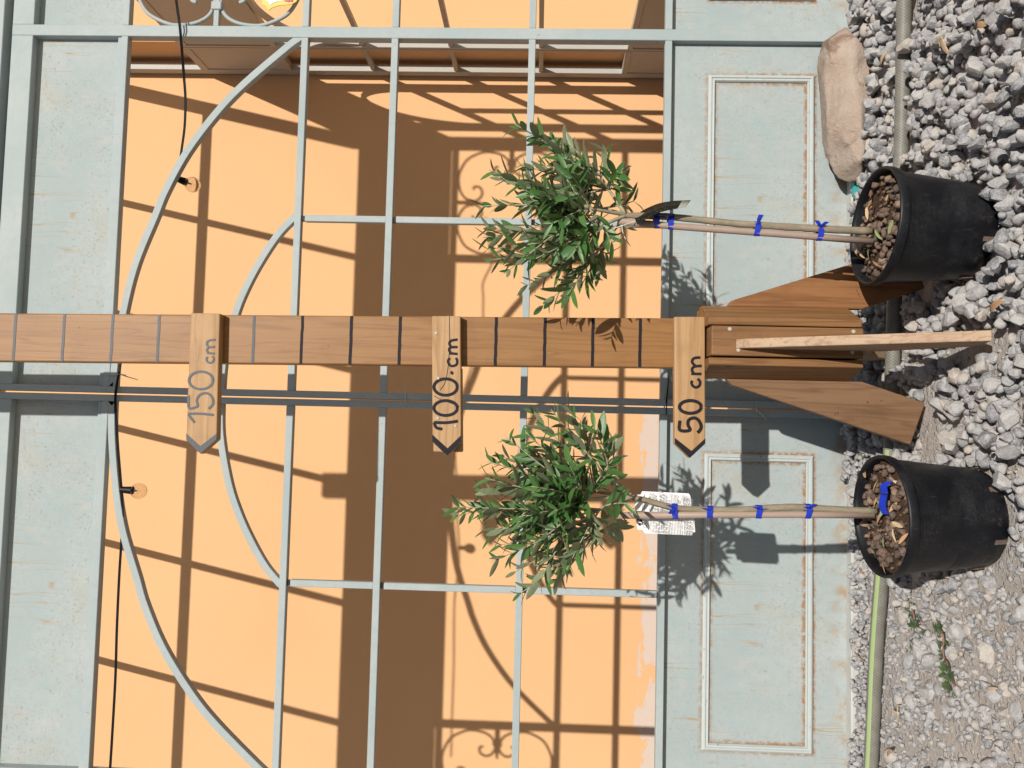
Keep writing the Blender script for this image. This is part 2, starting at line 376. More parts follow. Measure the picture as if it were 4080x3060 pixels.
# ------------------------------------------------------------------ ground
YF, YP, YW = 1.985, 2.006, 3.275           # front of frame, sheet panels, rendered wall
def fbm(x, y):
    return (math.sin(x*9.1+1.3)*math.cos(y*7.7+.4) + .5*math.sin(x*21+y*17+2) + .25*math.cos(x*47-y*39))*.5
gm = MB(); xs = [-250, -60, -15, -6, -3] + [(-2.0+.05*i) for i in range(0, 81)] + [3, 6, 15, 60, 250]; ys_ = [-250, -60, -15, -5, -2] + [(-.6+.05*i) for i in range(0, 53)] + [2.1, 2.6, 3.2, 4.2, 8, 30, 120, 250]
def gz(x, y):
    if -1.6 < x < 1.8 and .2 < y < 1.93: return .006*fbm(x, y) - .010
    return -.012
gm.v = [(x, y, gz(x, y)) for y in ys_ for x in xs]; nx = len(xs)
gm.f = [(j*nx+i, j*nx+i+1, (j+1)*nx+i+1, (j+1)*nx+i) for j in range(len(ys_)-1) for i in range(nx-1)]
ground = gm.build('ground', M['ground'], smooth=True); tag(ground, 'gritty beige earth under the gravel in front of the metal doors', kind='structure'); ground['_o'] = [0, 0, 0]

# ------------------------------------------------------------------ wall behind
wl = MB().box(-5.0, 6.0, YW, YW+.3, -.05, 4.2).build('plaster_wall', M['wall'])
tag(wl, 'apricot rendered wall behind the metal frame, flaking near its foot', 'wall')
pil = MB().box(1.559, 6.0, 3.085, YW-.001, -.05, 4.2).build('wall_pier', M['wall'])
tag(pil, 'apricot rendered wall pier projecting beyond the shaded end frame', 'wall')
sill = MB().box(-1.45, 1.60, 1.974, 2.06, -.05, .004).build('door_sill', M['sill'], bevel=.003)
tag(sill, 'pale concrete sill strip under the metal doors', 'sill')
flr = MB().box(-5, 6, 2.06, YW, -.05, -.004).build('floor', plain('inside_paving', (.20, .14, .10), .9, .2, .2, 12)); tag(flr, 'plain paving between the doors and the rendered wall', kind='structure')

# ------------------------------------------------------------------ front frame
XR0, XR1 = 1.018, 1.048; XC = .063; XL1, XL0 = -.892, -.922
ZT0, ZT1, ZH1a, ZH1b = 2.162, 2.220, 1.903, 1.921
HZ = (1.427, 1.187, .825); ZK = .469; B2 = .009
BIG = [(0,1.895), (.1,1.892), (.24,1.874), (.35,1.85), (.47,1.807), (.54,1.782), (.645,1.73), (.752,1.655), (.83,1.585), (.93,1.475), (.956,1.442)]
SML = [(0,1.611), (.1,1.606), (.22,1.58), (.3,1.55), (.37,1.514), (.43,1.476), (.470,1.440), (.478,1.430)]
D1 = YF+.020                                     # back of thin bars
def moulding(parent, cx, cz, hx, hz):
    """mitred planted moulding: four lengths, each a part"""
    w_ = .018; prof = [(0, 0), (0, -.004), (.25, -.008), (.45, -.008), (.55, -.005), (.75, -.005), (.85, -.007), (1, -.003), (1, 0)]
    for side in range(4):
        mb = MB(); c = [(-1,-1), (1,-1), (1,1), (-1,1)]
        (ax, az), (bx, bz) = c[side], c[(side+1) % 4]
        vs = []
        for (sx, sz) in ((ax, az), (bx, bz)):
            for u, d in prof: vs.append((cx + sx*(hx-w_*u), YP-.0008+d, cz + sz*(hz-w_*u)))
        n = len(prof); fs = [(i, i+1, n+i+1, n+i) for i in range(n-1)] + [tuple(range(n)), tuple(range(2*n-1, n-1, -1))]
        mb.add(vs, fs).build('moulding', M['mould'], parent)
def kick(parent, x0, x1, mx0, mx1, mat):
    cx, cz = (mx0+mx1)/2, .225
    k = MB().box(x0, x1, YP, YP+.004, .002, ZK-B2).build('kick_panel', mat, parent, at=(cx, YP, cz))
    moulding(k, cx, cz, (mx1-mx0)/2, .137); return k
def leaf_door(name, label, sgn):
    root = thing(name, label, 'door', (XC+sgn*.5, YF, 0))
    if sgn > 0: xi0, xi1, xo0, xo1 = XC+.0022, XC+.0195, XR0, XR1
    else: xi0, xi1, xo0, xo1 = XC-.0195, XC-.0022, XL1, XL0
    def bx(n, a, b, y0, y1, z0, z1, m=M['bar'], bev=.0012): return MB().box(min(a,b), max(a,b), y0, y1, z0, z1).build(n, m, root, bevel=bev)
    bx('meeting_stile', xi0, xi1, YF-.0004, YF+.026, .006, ZT1)
    bx('hinge_stile', xo0, xo1, YF-.0004, YF+.028, .006, ZT1)
    a, b = (xi1, xo0) if sgn > 0 else (xo0, xi0)       # clear opening
    bx('top_rail', a, b, YF, YF+.029, ZT0, ZT1)
    MB().box(a, b, YF+.024, YF+.028, ZH1b, ZT0).build('top_panel', M['panel'], root, at=((a+b)/2, YF, 2.04))
    bx('transom_rail', a, b, YF, YF+.022, ZH1a, ZH1b)
    MB().box(a, b, YF+.006, YF+.0235, ZH1b, ZH1b+.012).build('panel_bead', M['bar'], root, bevel=.001)
    for z in HZ: bx('glazing_bar', a, b, YF, D1, z-B2, z+B2)
    bx('kick_rail', a, b, YF, YF+.021, ZK-B2, ZK+B2)
    xm = XC + sgn*.4715
    for z1, z0 in zip(HZ, HZ[1:]+(ZK,)):
        m_ = bx('upright_bar', xm-.0085, xm+.0085, YF+.003, D1-.001, z0+B2, z1-B2-.009)
        MB().box(xm-.0065, xm+.0065, YF+.005, D1-.003, z1-B2-.0095, z1-B2-.0002).build('tube_hollow_shade', M['black'], m_)  # black block standing in for the shade inside the open tube
    for nm, pts, wd in (('arch_bar', BIG, .0185), ('inner_arch_bar', SML, .0175)):
        p = crv(pts, 6); p = [(XC+sgn*max(q.x, .0195), q.y) for q in p]
        if nm == 'arch_bar': p = p + [(XC+sgn*.966, 1.424)]
        MB().bar(p, wd, YF+.0015, D1+.001).build(nm, M['bar'], root, bevel=.001)
    if sgn > 0: kick(root, a, b, .310, .935, M['kickR'])
    else: kick(root, a, b, -.79, -.052, M['kickL'])
    return root
leaf_door('glazed_door', 'pale teal metal door leaf right of the measuring post', 1)
leaf_door('glazed_door', 'pale teal metal door leaf left of the measuring post', -1)

def scroll(cx, cz, hx, hz, root):
    half = [(.84,.84), (.62,.965), (.45,.995), (.23,.957), (.087,.857), (.035,.69), (.10,.575), (.2,.54), (.30,.59), (.315,.68), (.255,.715)]
    pts = [(b, a) for a, b in half[:0:-1]] + half
    for sx in (-1, 1):
        for sz in (-1, 1):
            q = crv([Vector((p[0], p[1], 0)) for p in pts], 6)
            MB().tube([(cx+sx*hx*p.x*.975, YF+.012, cz+sz*hz*p.y*.975) for p in q], .0052, 8).build('scroll', M['bar'], root, smooth=True)
    for sx, sz in ((1,0), (-1,0), (0,1), (0,-1)):
        def pin(u0, u1, w0, w1, dy):
            a = [(u0, -w0), (u1, -w1), (u1, w1), (u0, w0)]
            return [(cx+sx*hx*u+(0 if sx else w_), cz+sz*hz*u+(w_ if sx else 0)) for u, w_ in a]
        MB().prism(pin(.995, .70, .007, .007, 0), 'y', YF+.004, YF+.020).prism(pin(.70, .48, .007, .0015, 0), 'y', YF+.005, YF+.019).build('scroll_pin', M['bar'], root, bevel=.001)
        MB().prism(pin(.80, .70, .014, .014, 0), 'y', YF, YF+.024).build('collar', M['bar'], root, bevel=.002)
def side_bay(name, label, x0, x1, post0, post1):
    root = thing(name, label, 'metal panel', ((x0+x1)/2, YF, 0))
    def bx(n, a, b, y0, y1, z0, z1, m=M['bar']): return MB().box(a, b, y0, y1, z0, z1).build(n, m, root, bevel=.0012)
    bx('post', post0, post1, YF-.001, YF+.05, .006, ZT1)
    bx('top_rail', x0, x1, YF, YF+.029, ZT0, ZT1)
    MB().box(x0, x1, YF+.024, YF+.028, ZH1b, ZT0).build('top_panel', M['panel'], root, at=((x0+x1)/2, YF, 2.04))
    bx('transom_rail', x0, x1, YF, YF+.022, ZH1a, ZH1b)
    for z in HZ: bx('glazing_bar', x0, x1, YF, D1, z-B2, z+B2)
    bx('kick_rail', x0, x1, YF, YF+.021, ZK-B2, ZK+B2)
    kick(root, x0, x1, x0+.09, x1-.09, M['kick_narrow'])
    scroll((x0+x1)/2, (HZ[0]+B2+ZH1a)/2, (x1-x0)/2, (ZH1a-HZ[0]-B2)/2, root)
side_bay('scroll_panel', 'narrow pale teal metal panel with scrollwork at the right edge of the photo', XR1, 1.505, 1.505, 1.555)
side_bay('scroll_panel', 'narrow pale teal metal panel with scrollwork beyond the left door leaf', -1.379, XL0, -1.429, -1.379)

bm_ = thing('top_beam', 'teal metal beam running above the door panels', 'beam', (0, YF, ZT1))
MB().box(-1.429, 1.555, YF+.022, YF+.044, ZT1, 2.236).build('lower_flange', M['bar'], bm_)
MB().box(-1.429, 1.555, YF-.012, YF+.050, 2.236, 2.312).build('upper_flange', M['bar'], bm_, bevel=.0015)

# end wall of the frame at the right, its inner face in shade
EX0, EX1 = 1.505, 1.535
ef = thing('end_frame', 'shaded grey metal end frame between door post and apricot wall', 'metal frame', (EX0, 2.6, 0))
def eb(n, y0, y1, z0, z1, x0=EX0, x1=EX1, m=M['galv']): return MB().box(x0, x1, y0, y1, z0, z1).build(n, m, ef, bevel=.001)
eb('wall_stile', 3.219, 3.259, .0, 2.9)
for a, b in ((3.008, 3.0215), (3.0245, 3.039), (2.330, 2.344), (2.347, 2.361)): eb('stile', a, b, .0, 2.27)
bays = ((2.036, 2.330), (2.361, 3.008), (3.039, 3.219))
for a, b in bays:
    eb('top_rail', a, b, 2.235, 2.268); eb('transom_rail', a, b, 1.872, 1.894)
    MB().box(EX0+.004, EX0+.010, a, b, 1.894, 2.235).build('top_panel', M['galv'], ef)
    for z in (1.522, 1.167, .807): eb('glazing_bar', a, b, z-.009, z+.009, EX0+.004, EX0+.024)
    eb('kick_rail', a, b, .444, .466)
    MB().box(EX0+.004, EX0+.010, a, b, .01, .444).build('kick_panel', M['galv'], ef)

for z1, z0 in ((1.513, 1.176), (1.158, .816), (.798, .466)): eb('upright_bar', 2.630, 2.648, z0, z1, EX0+.005, EX0+.023)
q = crv([(0,1.862), (.08,1.856), (.17,1.825), (.25,1.765), (.31,1.67), (.338,1.535)], 5); q = [(2.685-p.x*.95, p.y) for p in q[::-1]] + [(2.685+p.x*.95, p.y) for p in q[1:]]
mb = MB().bar(q, .018, EX0+.005, EX0+.023); mb.v = [(y, x, z) for x, y, z in mb.v]; mb.build('arch_bar', M['galv'], ef)

# lean-to roof frame, open
R0Z, RS = 2.312, .574
rf = thing('roof_frame', 'open sloping metal roof bars above the doors, rising to the wall', 'roof frame', (0, 2.6, 2.31))
def slope_bar(n, x0, x1, th):
    y0, y1 = YF, YW-.002
    MB().prism([(y0, R0Z), (y1, R0Z+RS*(y1-y0)), (y1, R0Z+RS*(y1-y0)+th), (y0, R0Z+th)], 'x', x0, x1).build(n, M['galv'], rf)
for x in (1.033, .548, .063, -.428, -.918, -1.41): slope_bar('rafter', x-.0125, x+.0125, .03)
slope_bar('rafter', 1.506, 1.556, .05)
yp = YW-.70; zp = R0Z+RS*(yp-YF)
rx = [1.506, 1.0455, 1.0205, .5605, .5355, .0755, .0505, -.4155, -.4405, -.9055, -.9305, -1.3975]
for i in range(0, 12, 2): MB().box(rx[i+1], rx[i], yp-.014, yp+.014, zp-.002, zp+.028).build('purlin', M['galv'], rf)
MB().box(-1.43, 1.556, YW-.05, YW-.003, R0Z+RS*(YW-YF)+.055, R0Z+RS*(YW-YF)+.10).build('wall_plate', M['galv'], rf)

# enamel plaque hung on the scrollwork
def plaque():
    yq = YF-.012
    left = [(1025,-60), (1036,-30), (1043,0), (1045,20), (1060,27), (1073,44), (1085,34), (1110,25), (1140,22), (1165,18), (1182,9), (1190,-6), (1188,-40), (1182,-70)]
    L = [atY(px, py, yq) for px, py in left]; L = [(p.x, p.z) for p in L]
    cx = 1.19; poly = L + [(2*cx-x, z) for x, z in L[::-1]]
    root = thing('plaque', 'white enamel plaque with wavy yellow rim at the top edge of the photo', 'plaque', (cx, yq, 1.45))
    MB().prism(poly, 'y', yq-.003, yq).build('rim', M['gold'], root, bevel=.001)
    mx = sum(p[0] for p in poly)/len(poly); mz = sum(p[1] for p in poly)/len(poly)
    inn = [(mx+(x-mx)*.87, mz+(z-mz)*.83) for x, z in poly]
    MB().prism(inn, 'y', yq-.0042, yq-.0025).build('face', M['enamel'], root)
    mb = MB()
    for pts in ([(1128,-4), (1138,4), (1146,-2), (1150,5), (1156,-3)], [(1150,-8), (1146,4), (1151,7)], [(1156,-6), (1160,5), (1165,1), (1162,-6)], [(1095,-20), (1120,-26), (1150,-20)]):
        q = crv([Vector((p.x, p.z, 0)) for p in (atY(a, b, yq-.0045) for a, b in pts)], 5)
        mb.stroke([(p.x, p.y) for p in q], .0028, yq-.0043)
    mb.build('lettering', M['pink'], root)
plaque()

# ------------------------------------------------------------------ string light
def bulb_at(root, px, py, sx, sy, Yb):
    c = atY(px, py, Yb); s0 = atY(sx, sy, Yb); d = (c-s0).normalized()
    MB().tube([s0-d*.012, s0-d*.004, s0+d*.008, s0+d*.019], [.0085, .0085, .0095, .0105], 14).build('socket', M['black'], root, smooth=False)
    r = .0205; mb = MB()
    def shell(rad, rev):
        q = d.to_track_quat('Z', 'Y'); vs = []; fs = []; n, m = 24, 14
        for i in range(m+1):
            th = math.pi*.12 + math.pi*.88*i/m; th = math.pi-th if False else th
            for j in range(n):
                a = 2*math.pi*j/n; rr = max(rad*math.sin(th), 1e-5)
                vs.append(c + q @ Vector((rr*math.cos(a), rr*math.sin(a), -rad*math.cos(th))))
        for i in range(m):
            for j in range(n):
                f = (i*n+j, i*n+(j+1) % n, (i+1)*n+(j+1) % n, (i+1)*n+j); fs.append(f[::-1] if rev else f)
        mb.add(vs, fs)
    shell(r, False); shell(r-.0006, True)
    me = bpy.data.meshes.new('bulb'); org = Vector(root['_o']); me.from_pydata([tuple(Vector(p)-org) for p in mb.v], [], mb.f); me.update()
    for p in me.polygons: p.use_smooth = True
    me.materials.append(M['glass']); o = bpy.data.objects.new('bulb', me); COL.objects.link(o); o.parent = root
    MB().tube([c-d*.017, c-d*.004], [.003, .002], 8).build('filament_mount', M['steel'], o, org=root['_o'])
    MB().tube([c-d*.004+Vector((.007,0,0)), c+d*.004, c-d*.004-Vector((.007,0,0))], .0004, 5).build('filament', M['steel'], o, org=root['_o'])
sl_ = thing('string_light', 'black festoon cable with two clear round bulbs looped along the arch', 'string light', (0, 2.0, 1.85))
cab = [(690,-160,1.975), (705,0,1.97), (716,80,1.968), (722,135,1.974), (735,300,2.02), (741,390,2.025), (738,500,2.025), (725,600,2.02), (713,690,2.02), (700,716,2.02), (650,800,2.015), (600,930,2.012), (552,1060,2.01), (508,1250,2.005), (482,1450,1.985), (468,1530,1.975), (462,1600,1.972), (470,1750,1.978), (482,1900,1.982), (486,1955,1.984), (490,2080,1.99), (478,2280,2.0), (468,2500,2.0), (462,2700,2.0), (448,2950,2.0), (440,3080,2.0), (430,3300,2.0)]
MB().tube(crv([atY(*c) for c in cab], 5), .0019, 7).build('cable', M['black'], sl_, smooth=True)
MB().tube(crv([atY(c[0]-5, c[1]+5, c[2]+.003) for c in cab], 5), .0017, 7).build('cable', M['black'], sl_, smooth=True)
bulb_at(sl_, 768, 736, 716, 716, 2.022)
bulb_at(sl_, 553, 1956, 500, 1952, 1.985)
def cable_tie(label, ring, tail, mat):
    root = thing('cable_tie', label, 'cable tie', ring[0])
    MB().tube(ring + [ring[0]], .0014, 5).build('loop', mat, root)
    MB().tube(tail, [.0016, .0012, .0008], 5, flat=(.5, 1.3)).build('tail', mat, root)
p0 = atY(455, 1488, YF)
cable_tie('white cable tie round the arch bar near the top of the doors', [p0+Vector((-.002,-.004,.014)), p0+Vector((-.002,-.004,-.016)), p0+Vector((-.002,.028,-.016)), p0+Vector((-.002,.028,.014))],
          [p0+Vector((0,-.004,-.014)), p0+Vector((-.008,-.012,-.04)), p0+Vector((-.016,-.016,-.072))], M['white_tie'])
p0 = atY(1616, 1600, YF)
cable_tie('clear cable tie round the meeting stiles left of the 100 cm sign', [p0+Vector((-.02,-.004,0)), p0+Vector((.022,-.004,0)), p0+Vector((.022,.03,0)), p0+Vector((-.02,.03,0))],
          [p0+Vector((.02,-.004,0)), p0+Vector((.038,-.010,.001)), p0+Vector((.056,-.014,.001))], M['white_tie'])
p0 = atY(3012, 1628, YF)
cable_tie('clear cable tie on the meeting stiles beside the stand leg', [p0+Vector((-.018,-.004,0)), p0+Vector((.018,-.004,0)), p0+Vector((.018,.03,0)), p0+Vector((-.018,.03,0))],
          [p0+Vector((-.004,-.005,0)), p0+Vector((-.015,-.012,-.012)), p0+Vector((-.030,-.016,-.024))], M['white_tie'])
p0 = atY(2655, 1618, YF)
cable_tie('thin black wire tie on the meeting stiles beside the 50 cm sign', [p0+Vector((-.02,-.004,0)), p0+Vector((.018,-.004,0)), p0+Vector((.018,.03,0)), p0+Vector((-.02,.03,0))],
          [p0+Vector((.008,-.004,.001)), p0+Vector((.04,-.008,-.001)), p0+Vector((.075,-.010,-.004))], M['black'])

# ------------------------------------------------------------------ measuring post on its stand
YS = 1.584
mp = thing('measuring_post', 'tall wooden measuring post with height arrows on a four legged stand', 'measuring post', (.18, YS, 0))
def sx(z): return .1765 - (z-.85)*.0125            # centre line, the post leans a little
pb = MB(); hw = .0505
for z in (.16, 2.66):
    for y in (YS, YS+.034):
        for s_ in (-1, 1): pb.v.append((sx(z)+s_*hw, y, z))
pb.f = [(0,1,3,2), (4,6,7,5), (0,4,5,1), (2,3,7,6), (0,2,6,4), (1,5,7,3)]
post = pb.build('post', M['post_wood'], mp, bevel=.0025, seg=2)
for i, z in enumerate((1.885, 1.781, 1.678, 1.58, 1.38, 1.279, 1.177, 1.076, .878, .778, .68, .584, 1.985, 2.085)):
    mb = MB(); r2 = random.Random(i); pts = [(sx(z)-hw+.0006+(2*hw-.0012)*k/8, z+r2.uniform(-.0005, .0005)) for k in range(9)]
    mb.stroke(pts, .0062 if z < 1.2 else .0056, YS-.0001, .0005); mb.build('tick_mark', M['marker'] if z < 1.3 else M['marker_sheen'], mp)
Q50 = crop(2640, 1240, 240/664.0)
def arrow(cr, outline, chev, strokes, wd, ink, y0=1.562, y1=1.5835, label=None):
    P = lambda a: (lambda p: (p.x, p.z))(atY(*cr(*a), y0))
    b = MB().prism([P(a) for a in outline], 'y', y0, y1).build('arrow_board', M['sign_wood'], mp, bevel=.0022, seg=2)
    if label: b['label'] = label
    if chev: MB().prism([P(a) for a in chev], 'y', y0-.0006, y0+.0002).build('arrow_tip', ink, b)
    if strokes:
        mb = MB()
        for s_ in strokes:
            q = crv([Vector((*P(a), 0)) for a in s_], 5); mb.stroke([(p.x, p.y) for p in q], wd if max(a[1] for a in s_) > (720 if cr is not Q50 else 900) else wd*.82, y0-.0001, .0006)
        mb.build('lettering', ink, b)
    return b
def ell(cx, cy, rx_, ry, n=14): return [(cx+rx_*math.cos(2*math.pi*i/n), cy+ry*math.sin(2*math.pi*i/n)) for i in range(n+1)]
arrow(C11, [(1235,368), (1425,372), (1405,1190), (1300,1285), (1205,1190)], [(1207,1150), (1208,1192), (1300,1281), (1403,1188), (1405,1150), (1298,1232)],
      [[(1262,1080), (1240,1052), (1220,1024)], [(1220,1022), (1300,1022), (1385,1030)], [(1222,903), (1226,985), (1284,975)], [(1284,975), (1276,932), (1300,897), (1345,890), (1376,918), (1380,960), (1352,990)],
       ell(1303,806,78,57), [(1345,652), (1338,672), (1352,691), (1376,688), (1386,668), (1378,650)], [(1390,632), (1340,628)], [(1352,628), (1341,610), (1354,593), (1393,588)], [(1354,590), (1341,572), (1352,549), (1396,542)]], .0049, M['marker_sheen'], label='wooden arrow board lettered 150 cm')
b100 = arrow(C12, [(587,388), (772,388), (777,1208), (685,1297), (590,1205)], [(590,1158), (591,1203), (685,1294), (776,1206), (776,1162), (688,1246)],
      [[(655,1122), (616,1112), (601,1078)], [(601,1078), (680,1080), (756,1070)], ell(676,985,76,48), ell(676,849,76,53), [(708,752), (718,758), (712,764)],
       [(702,660), (691,685), (710,712), (743,706), (751,682), (743,660)], [(753,635), (699,630)], [(710,630), (698,607), (712,592), (753,590)], [(712,592), (700,567), (712,549), (753,541)]], .0060, M['marker'], label='cracked wooden arrow board lettered 100 cm')
P100 = lambda a: (lambda p: (p.x, p.z))(atY(*C12(*a), 1.575))
MB().prism([P100(a) for a in ((592,720), (778,720), (782,1272), (592,1270))], 'y', 1.5838, 1.606).build('backing_board', M['sign_wood'], mp, bevel=.002)
for a in ((615,500), (628,792), (625,1050), (740,1100)):
    p = atY(*C12(*a), 1.562); MB().tube([p, p+Vector((0,-.0018,0))], [.0036, .0026], 10).build('nail', M['steel'], b100)
mb = MB()
for pts in ([(700,392), (702,540), (698,640), (690,730), (672,820), (640,870)], [(600,905), (640,928), (700,950), (765,975)]):
    q = crv([Vector((*(lambda p: (p.x, p.z))(atY(*C12(*a), 1.562)), 0)) for a in pts], 5); mb.stroke([(p.x, p.y) for p in q], .0012, 1.5619, .0003)
mb.build('crack', M['marker'], b100)
arrow(Q50, [(130,60), (468,60), (472,1462), (300,1622), (134,1462)], [(134,1395), (136,1460), (300,1618), (470,1460), (472,1400), (318,1540)],
      [[(190,1205), (190,1310), (300,1312), (280,1255), (285,1205), (320,1180), (365,1180), (405,1215), (425,1270), (412,1310), (385,1340)], ell(306,1055,120,70),
       [(385,745), (412,775), (405,820), (365,840), (330,820), (318,785), (328,765)], [(428,692), (315,690)], [(345,690), (325,655), (330,625), (360,608), (430,602)], [(365,605), (328,570), (330,535), (355,515), (415,510)]], .0066, M['marker'], label='wooden arrow board lettered 50 cm')
z2 = 1.469+.5
MB().prism([(.226, z2+.031), (.226, z2-.031), (-.030, z2-.031), (-.068, z2), (-.030, z2+.031)], 'y', 1.562, 1.5835).build('arrow_board', M['sign_wood'], mp, bevel=.002)
# box of boards round the foot
BF = 1.528
MB().prism([(.1515, BF), (.2105, BF), (.2105, YS-.003), (.1515, YS-.003)], 'z', .158, .452).build('base_board', M['base_wood'], mp, bevel=.0025, seg=2)
MB().prism([(.2125, BF+.003), (.2265, BF), (.2600, 1.598), (.2600, 1.625), (.2330, 1.625), (.2330, YS-.006), (.2125, YS-.006)], 'z', .160, .458).build('base_board', M['base_wood'], mp, bevel=.002, seg=2)
MB().prism([(.1480, BF+.004), (.1335, BF), (.1120, 1.600), (.1120, 1.625), (.1240, 1.625), (.1240, YS-.006), (.1480, YS-.006)], 'z', .158, .456).build('base_board', M['base_wood'], mp, bevel=.002, seg=2)
MB().box(.115, .258, 1.6255, 1.66, .16, .455).build('base_board', M['base_wood'], mp, bevel=.002)
for (xx, zz) in ((.204, .417), (.204, .178), (.163, .400), (.163, .180)):
    MB().tube([(xx, BF+.001, zz), (xx, BF-.0012, zz)], [.0042, .0036], 12).build('screw', M['steel'], mp)
YL = 1.602
MB().prism([(.1115, .405), (.1115, .13), (.071, .004), (-.014, .034), (.098, .392)], 'y', YL, YL+.020).build('leg', M['legL'], mp, bevel=.0025, seg=2)
MB().prism([(.2605, .405), (.2605, .13), (.306, .004), (.392, .036), (.274, .392)], 'y', YL, YL+.020).build('leg', M['legR'], mp, bevel=.0025, seg=2)
MB().prism([(BF-.0005, .405), (BF-.0005, .13), (1.405, .004), (1.324, .030), (BF-.014, .392)], 'x', .1655, .1840).build('leg', M['legF'], mp, bevel=.002, seg=2)
MB().prism([(1.6605, .405), (1.6605, .13), (1.76, .004), (1.83, .036), (1.674, .392)], 'x', .174, .193).build('leg', M['legF'], mp, bevel=.002, seg=2)

# ------------------------------------------------------------------ olive trees in pots
def leaf_mesh(name, L, W, curl, fold, n=6):
    vs = []; fs = []
    for i in range(n+1):
        t = i/n; wv = W*.5*(math.sin(math.pi*min(1, t*.97+.02))**.62)*(1-.10*t); y = L*t; z = curl*L*(t*t)*-1 + .0
        wv = max(wv, W*.02)
        vs += [(-wv, y, z+fold*wv), (0, y, z), (wv, y, z+fold*wv)]
    for i in range(n):
        for j in range(2): a = i*3+j; fs.append((a, a+1, a+4, a+3))
    me = bpy.data.meshes.new(name); me.from_pydata(vs, [], fs); me.update()
    for p in me.polygons: p.use_smooth = True
    return me
LEAFV = [leaf_mesh('leaf', 1.0, w_, c_, f_) for w_, c_, f_ in ((.26, .10, .3), (.30, .02, .22), (.24, .22, .4), (.28, -.06, .28), (.32, .12, .18))]
for me in LEAFV: me.materials.append(M['leaf'])
def joined_leaves(name, mats, parent, mat):
    """many leaves (variant mesh, matrix) joined into one mesh"""
    V = []; F = []; T = []
    for vi, mx in mats:
        me = LEAFV[vi]; o = len(V)
        V += [tuple(mx @ v.co) for v in me.vertices]
        for p in me.polygons: F.append(tuple(i+o for i in p.vertices)); T.append(rnd.random() if not F or p.index == 0 else T[-1])
    me = bpy.data.meshes.new(name); me.from_pydata(V, [], F); me.update()
    a = me.attributes.new('tint', 'FLOAT', 'FACE'); a.data.foreach_set('value', T)
    for p in me.polygons: p.use_smooth = True
    me.materials.append(mat); o = bpy.data.objects.new(name, me); COL.objects.link(o); o.parent = parent; o['kind'] = 'stuff'
    return o
def lumpy(rad, seed, sub=2, cuts=9, squash=(1, 1, 1)):
    """angular stone: icosphere cut by random planes"""
    bm = bmesh.new(); bmesh.ops.create_icosphere(bm, subdivisions=sub, radius=1.0); r_ = random.Random(seed)
    pl = []
    for i in range(cuts):
        n_ = Vector((r_.gauss(0,1), r_.gauss(0,1), r_.gauss(0,1))).normalized(); pl.append((n_, r_.uniform(.42, .78)))
    for v in bm.verts:
        p = v.co.copy()
        for _ in range(2):
            for n_, d in pl:
                e = p.dot(n_)-d
                if e > 0: p -= n_*e
        p *= 1 + .035*math.sin(p.x*9+seed)*math.cos(p.y*8+seed*2)
        v.co = Vector((p.x*squash[0], p.y*squash[1], p.z*squash[2]))*rad
    me = bpy.data.meshes.new('stone'); bm.to_mesh(me); bm.free(); return me
STN = [lumpy(1.0, 100+i, 2, rnd.randint(8, 13), (1, rnd.uniform(.7, 1.0), rnd.uniform(.55, .85))) for i in range(14)]
STL = [lumpy(1.0, 200+i, 1, rnd.randint(6, 9), (1, rnd.uniform(.7, 1.0), rnd.uniform(.55, .85))) for i in range(12)]
for me in STN: me.materials.append(M['stone'])
def np_mesh(me):
    V = np.array([v.co[:] for v in me.vertices]); F = np.array([p.vertices[:] for p in me.polygons]); return V, F
STN_NP = [np_mesh(m_) for m_ in STN]; STL_NP = [np_mesh(m_) for m_ in STL]
def joined_stones(name, items, mat, parent=None, org=(0,0,0), src=STL_NP, kind='stuff'):
    """items: (variant, centre, radius, Quaternion, tint)"""
    Vs = []; Fs = []; T = []; o = 0
    for vi, c, r_, q, tint in items:
        V, F = src[vi % len(src)]; R_ = np.array(q.to_matrix())*r_
        Vs.append(V @ R_.T + np.array(c) - np.array(org)); Fs.append(F+o); o += len(V); T += [tint]*len(F)
    V = np.vstack(Vs); F = np.vstack(Fs); me = bpy.data.meshes.new(name)
    me.vertices.add(len(V)); me.vertices.foreach_set('co', V.ravel())
    me.loops.add(F.size); me.loops.foreach_set('vertex_index', F.ravel().astype(np.int32))
    me.polygons.add(len(F)); me.polygons.foreach_set('loop_start', np.arange(0, F.size, 3, dtype=np.int32))
    me.update(calc_edges=True); me.validate()
    a = me.attributes.new('tint', 'FLOAT', 'FACE'); a.data.foreach_set('value', T)
    me.materials.append(mat); ob = bpy.data.objects.new(name, me); COL.objects.link(ob)
    if parent is not None: ob.parent = parent
    ob['kind'] = kind
    return ob
def rq(r_=rnd): return Quaternion((r_.gauss(0,1), r_.gauss(0,1), r_.gauss(0,1), r_.gauss(0,1))).normalized()

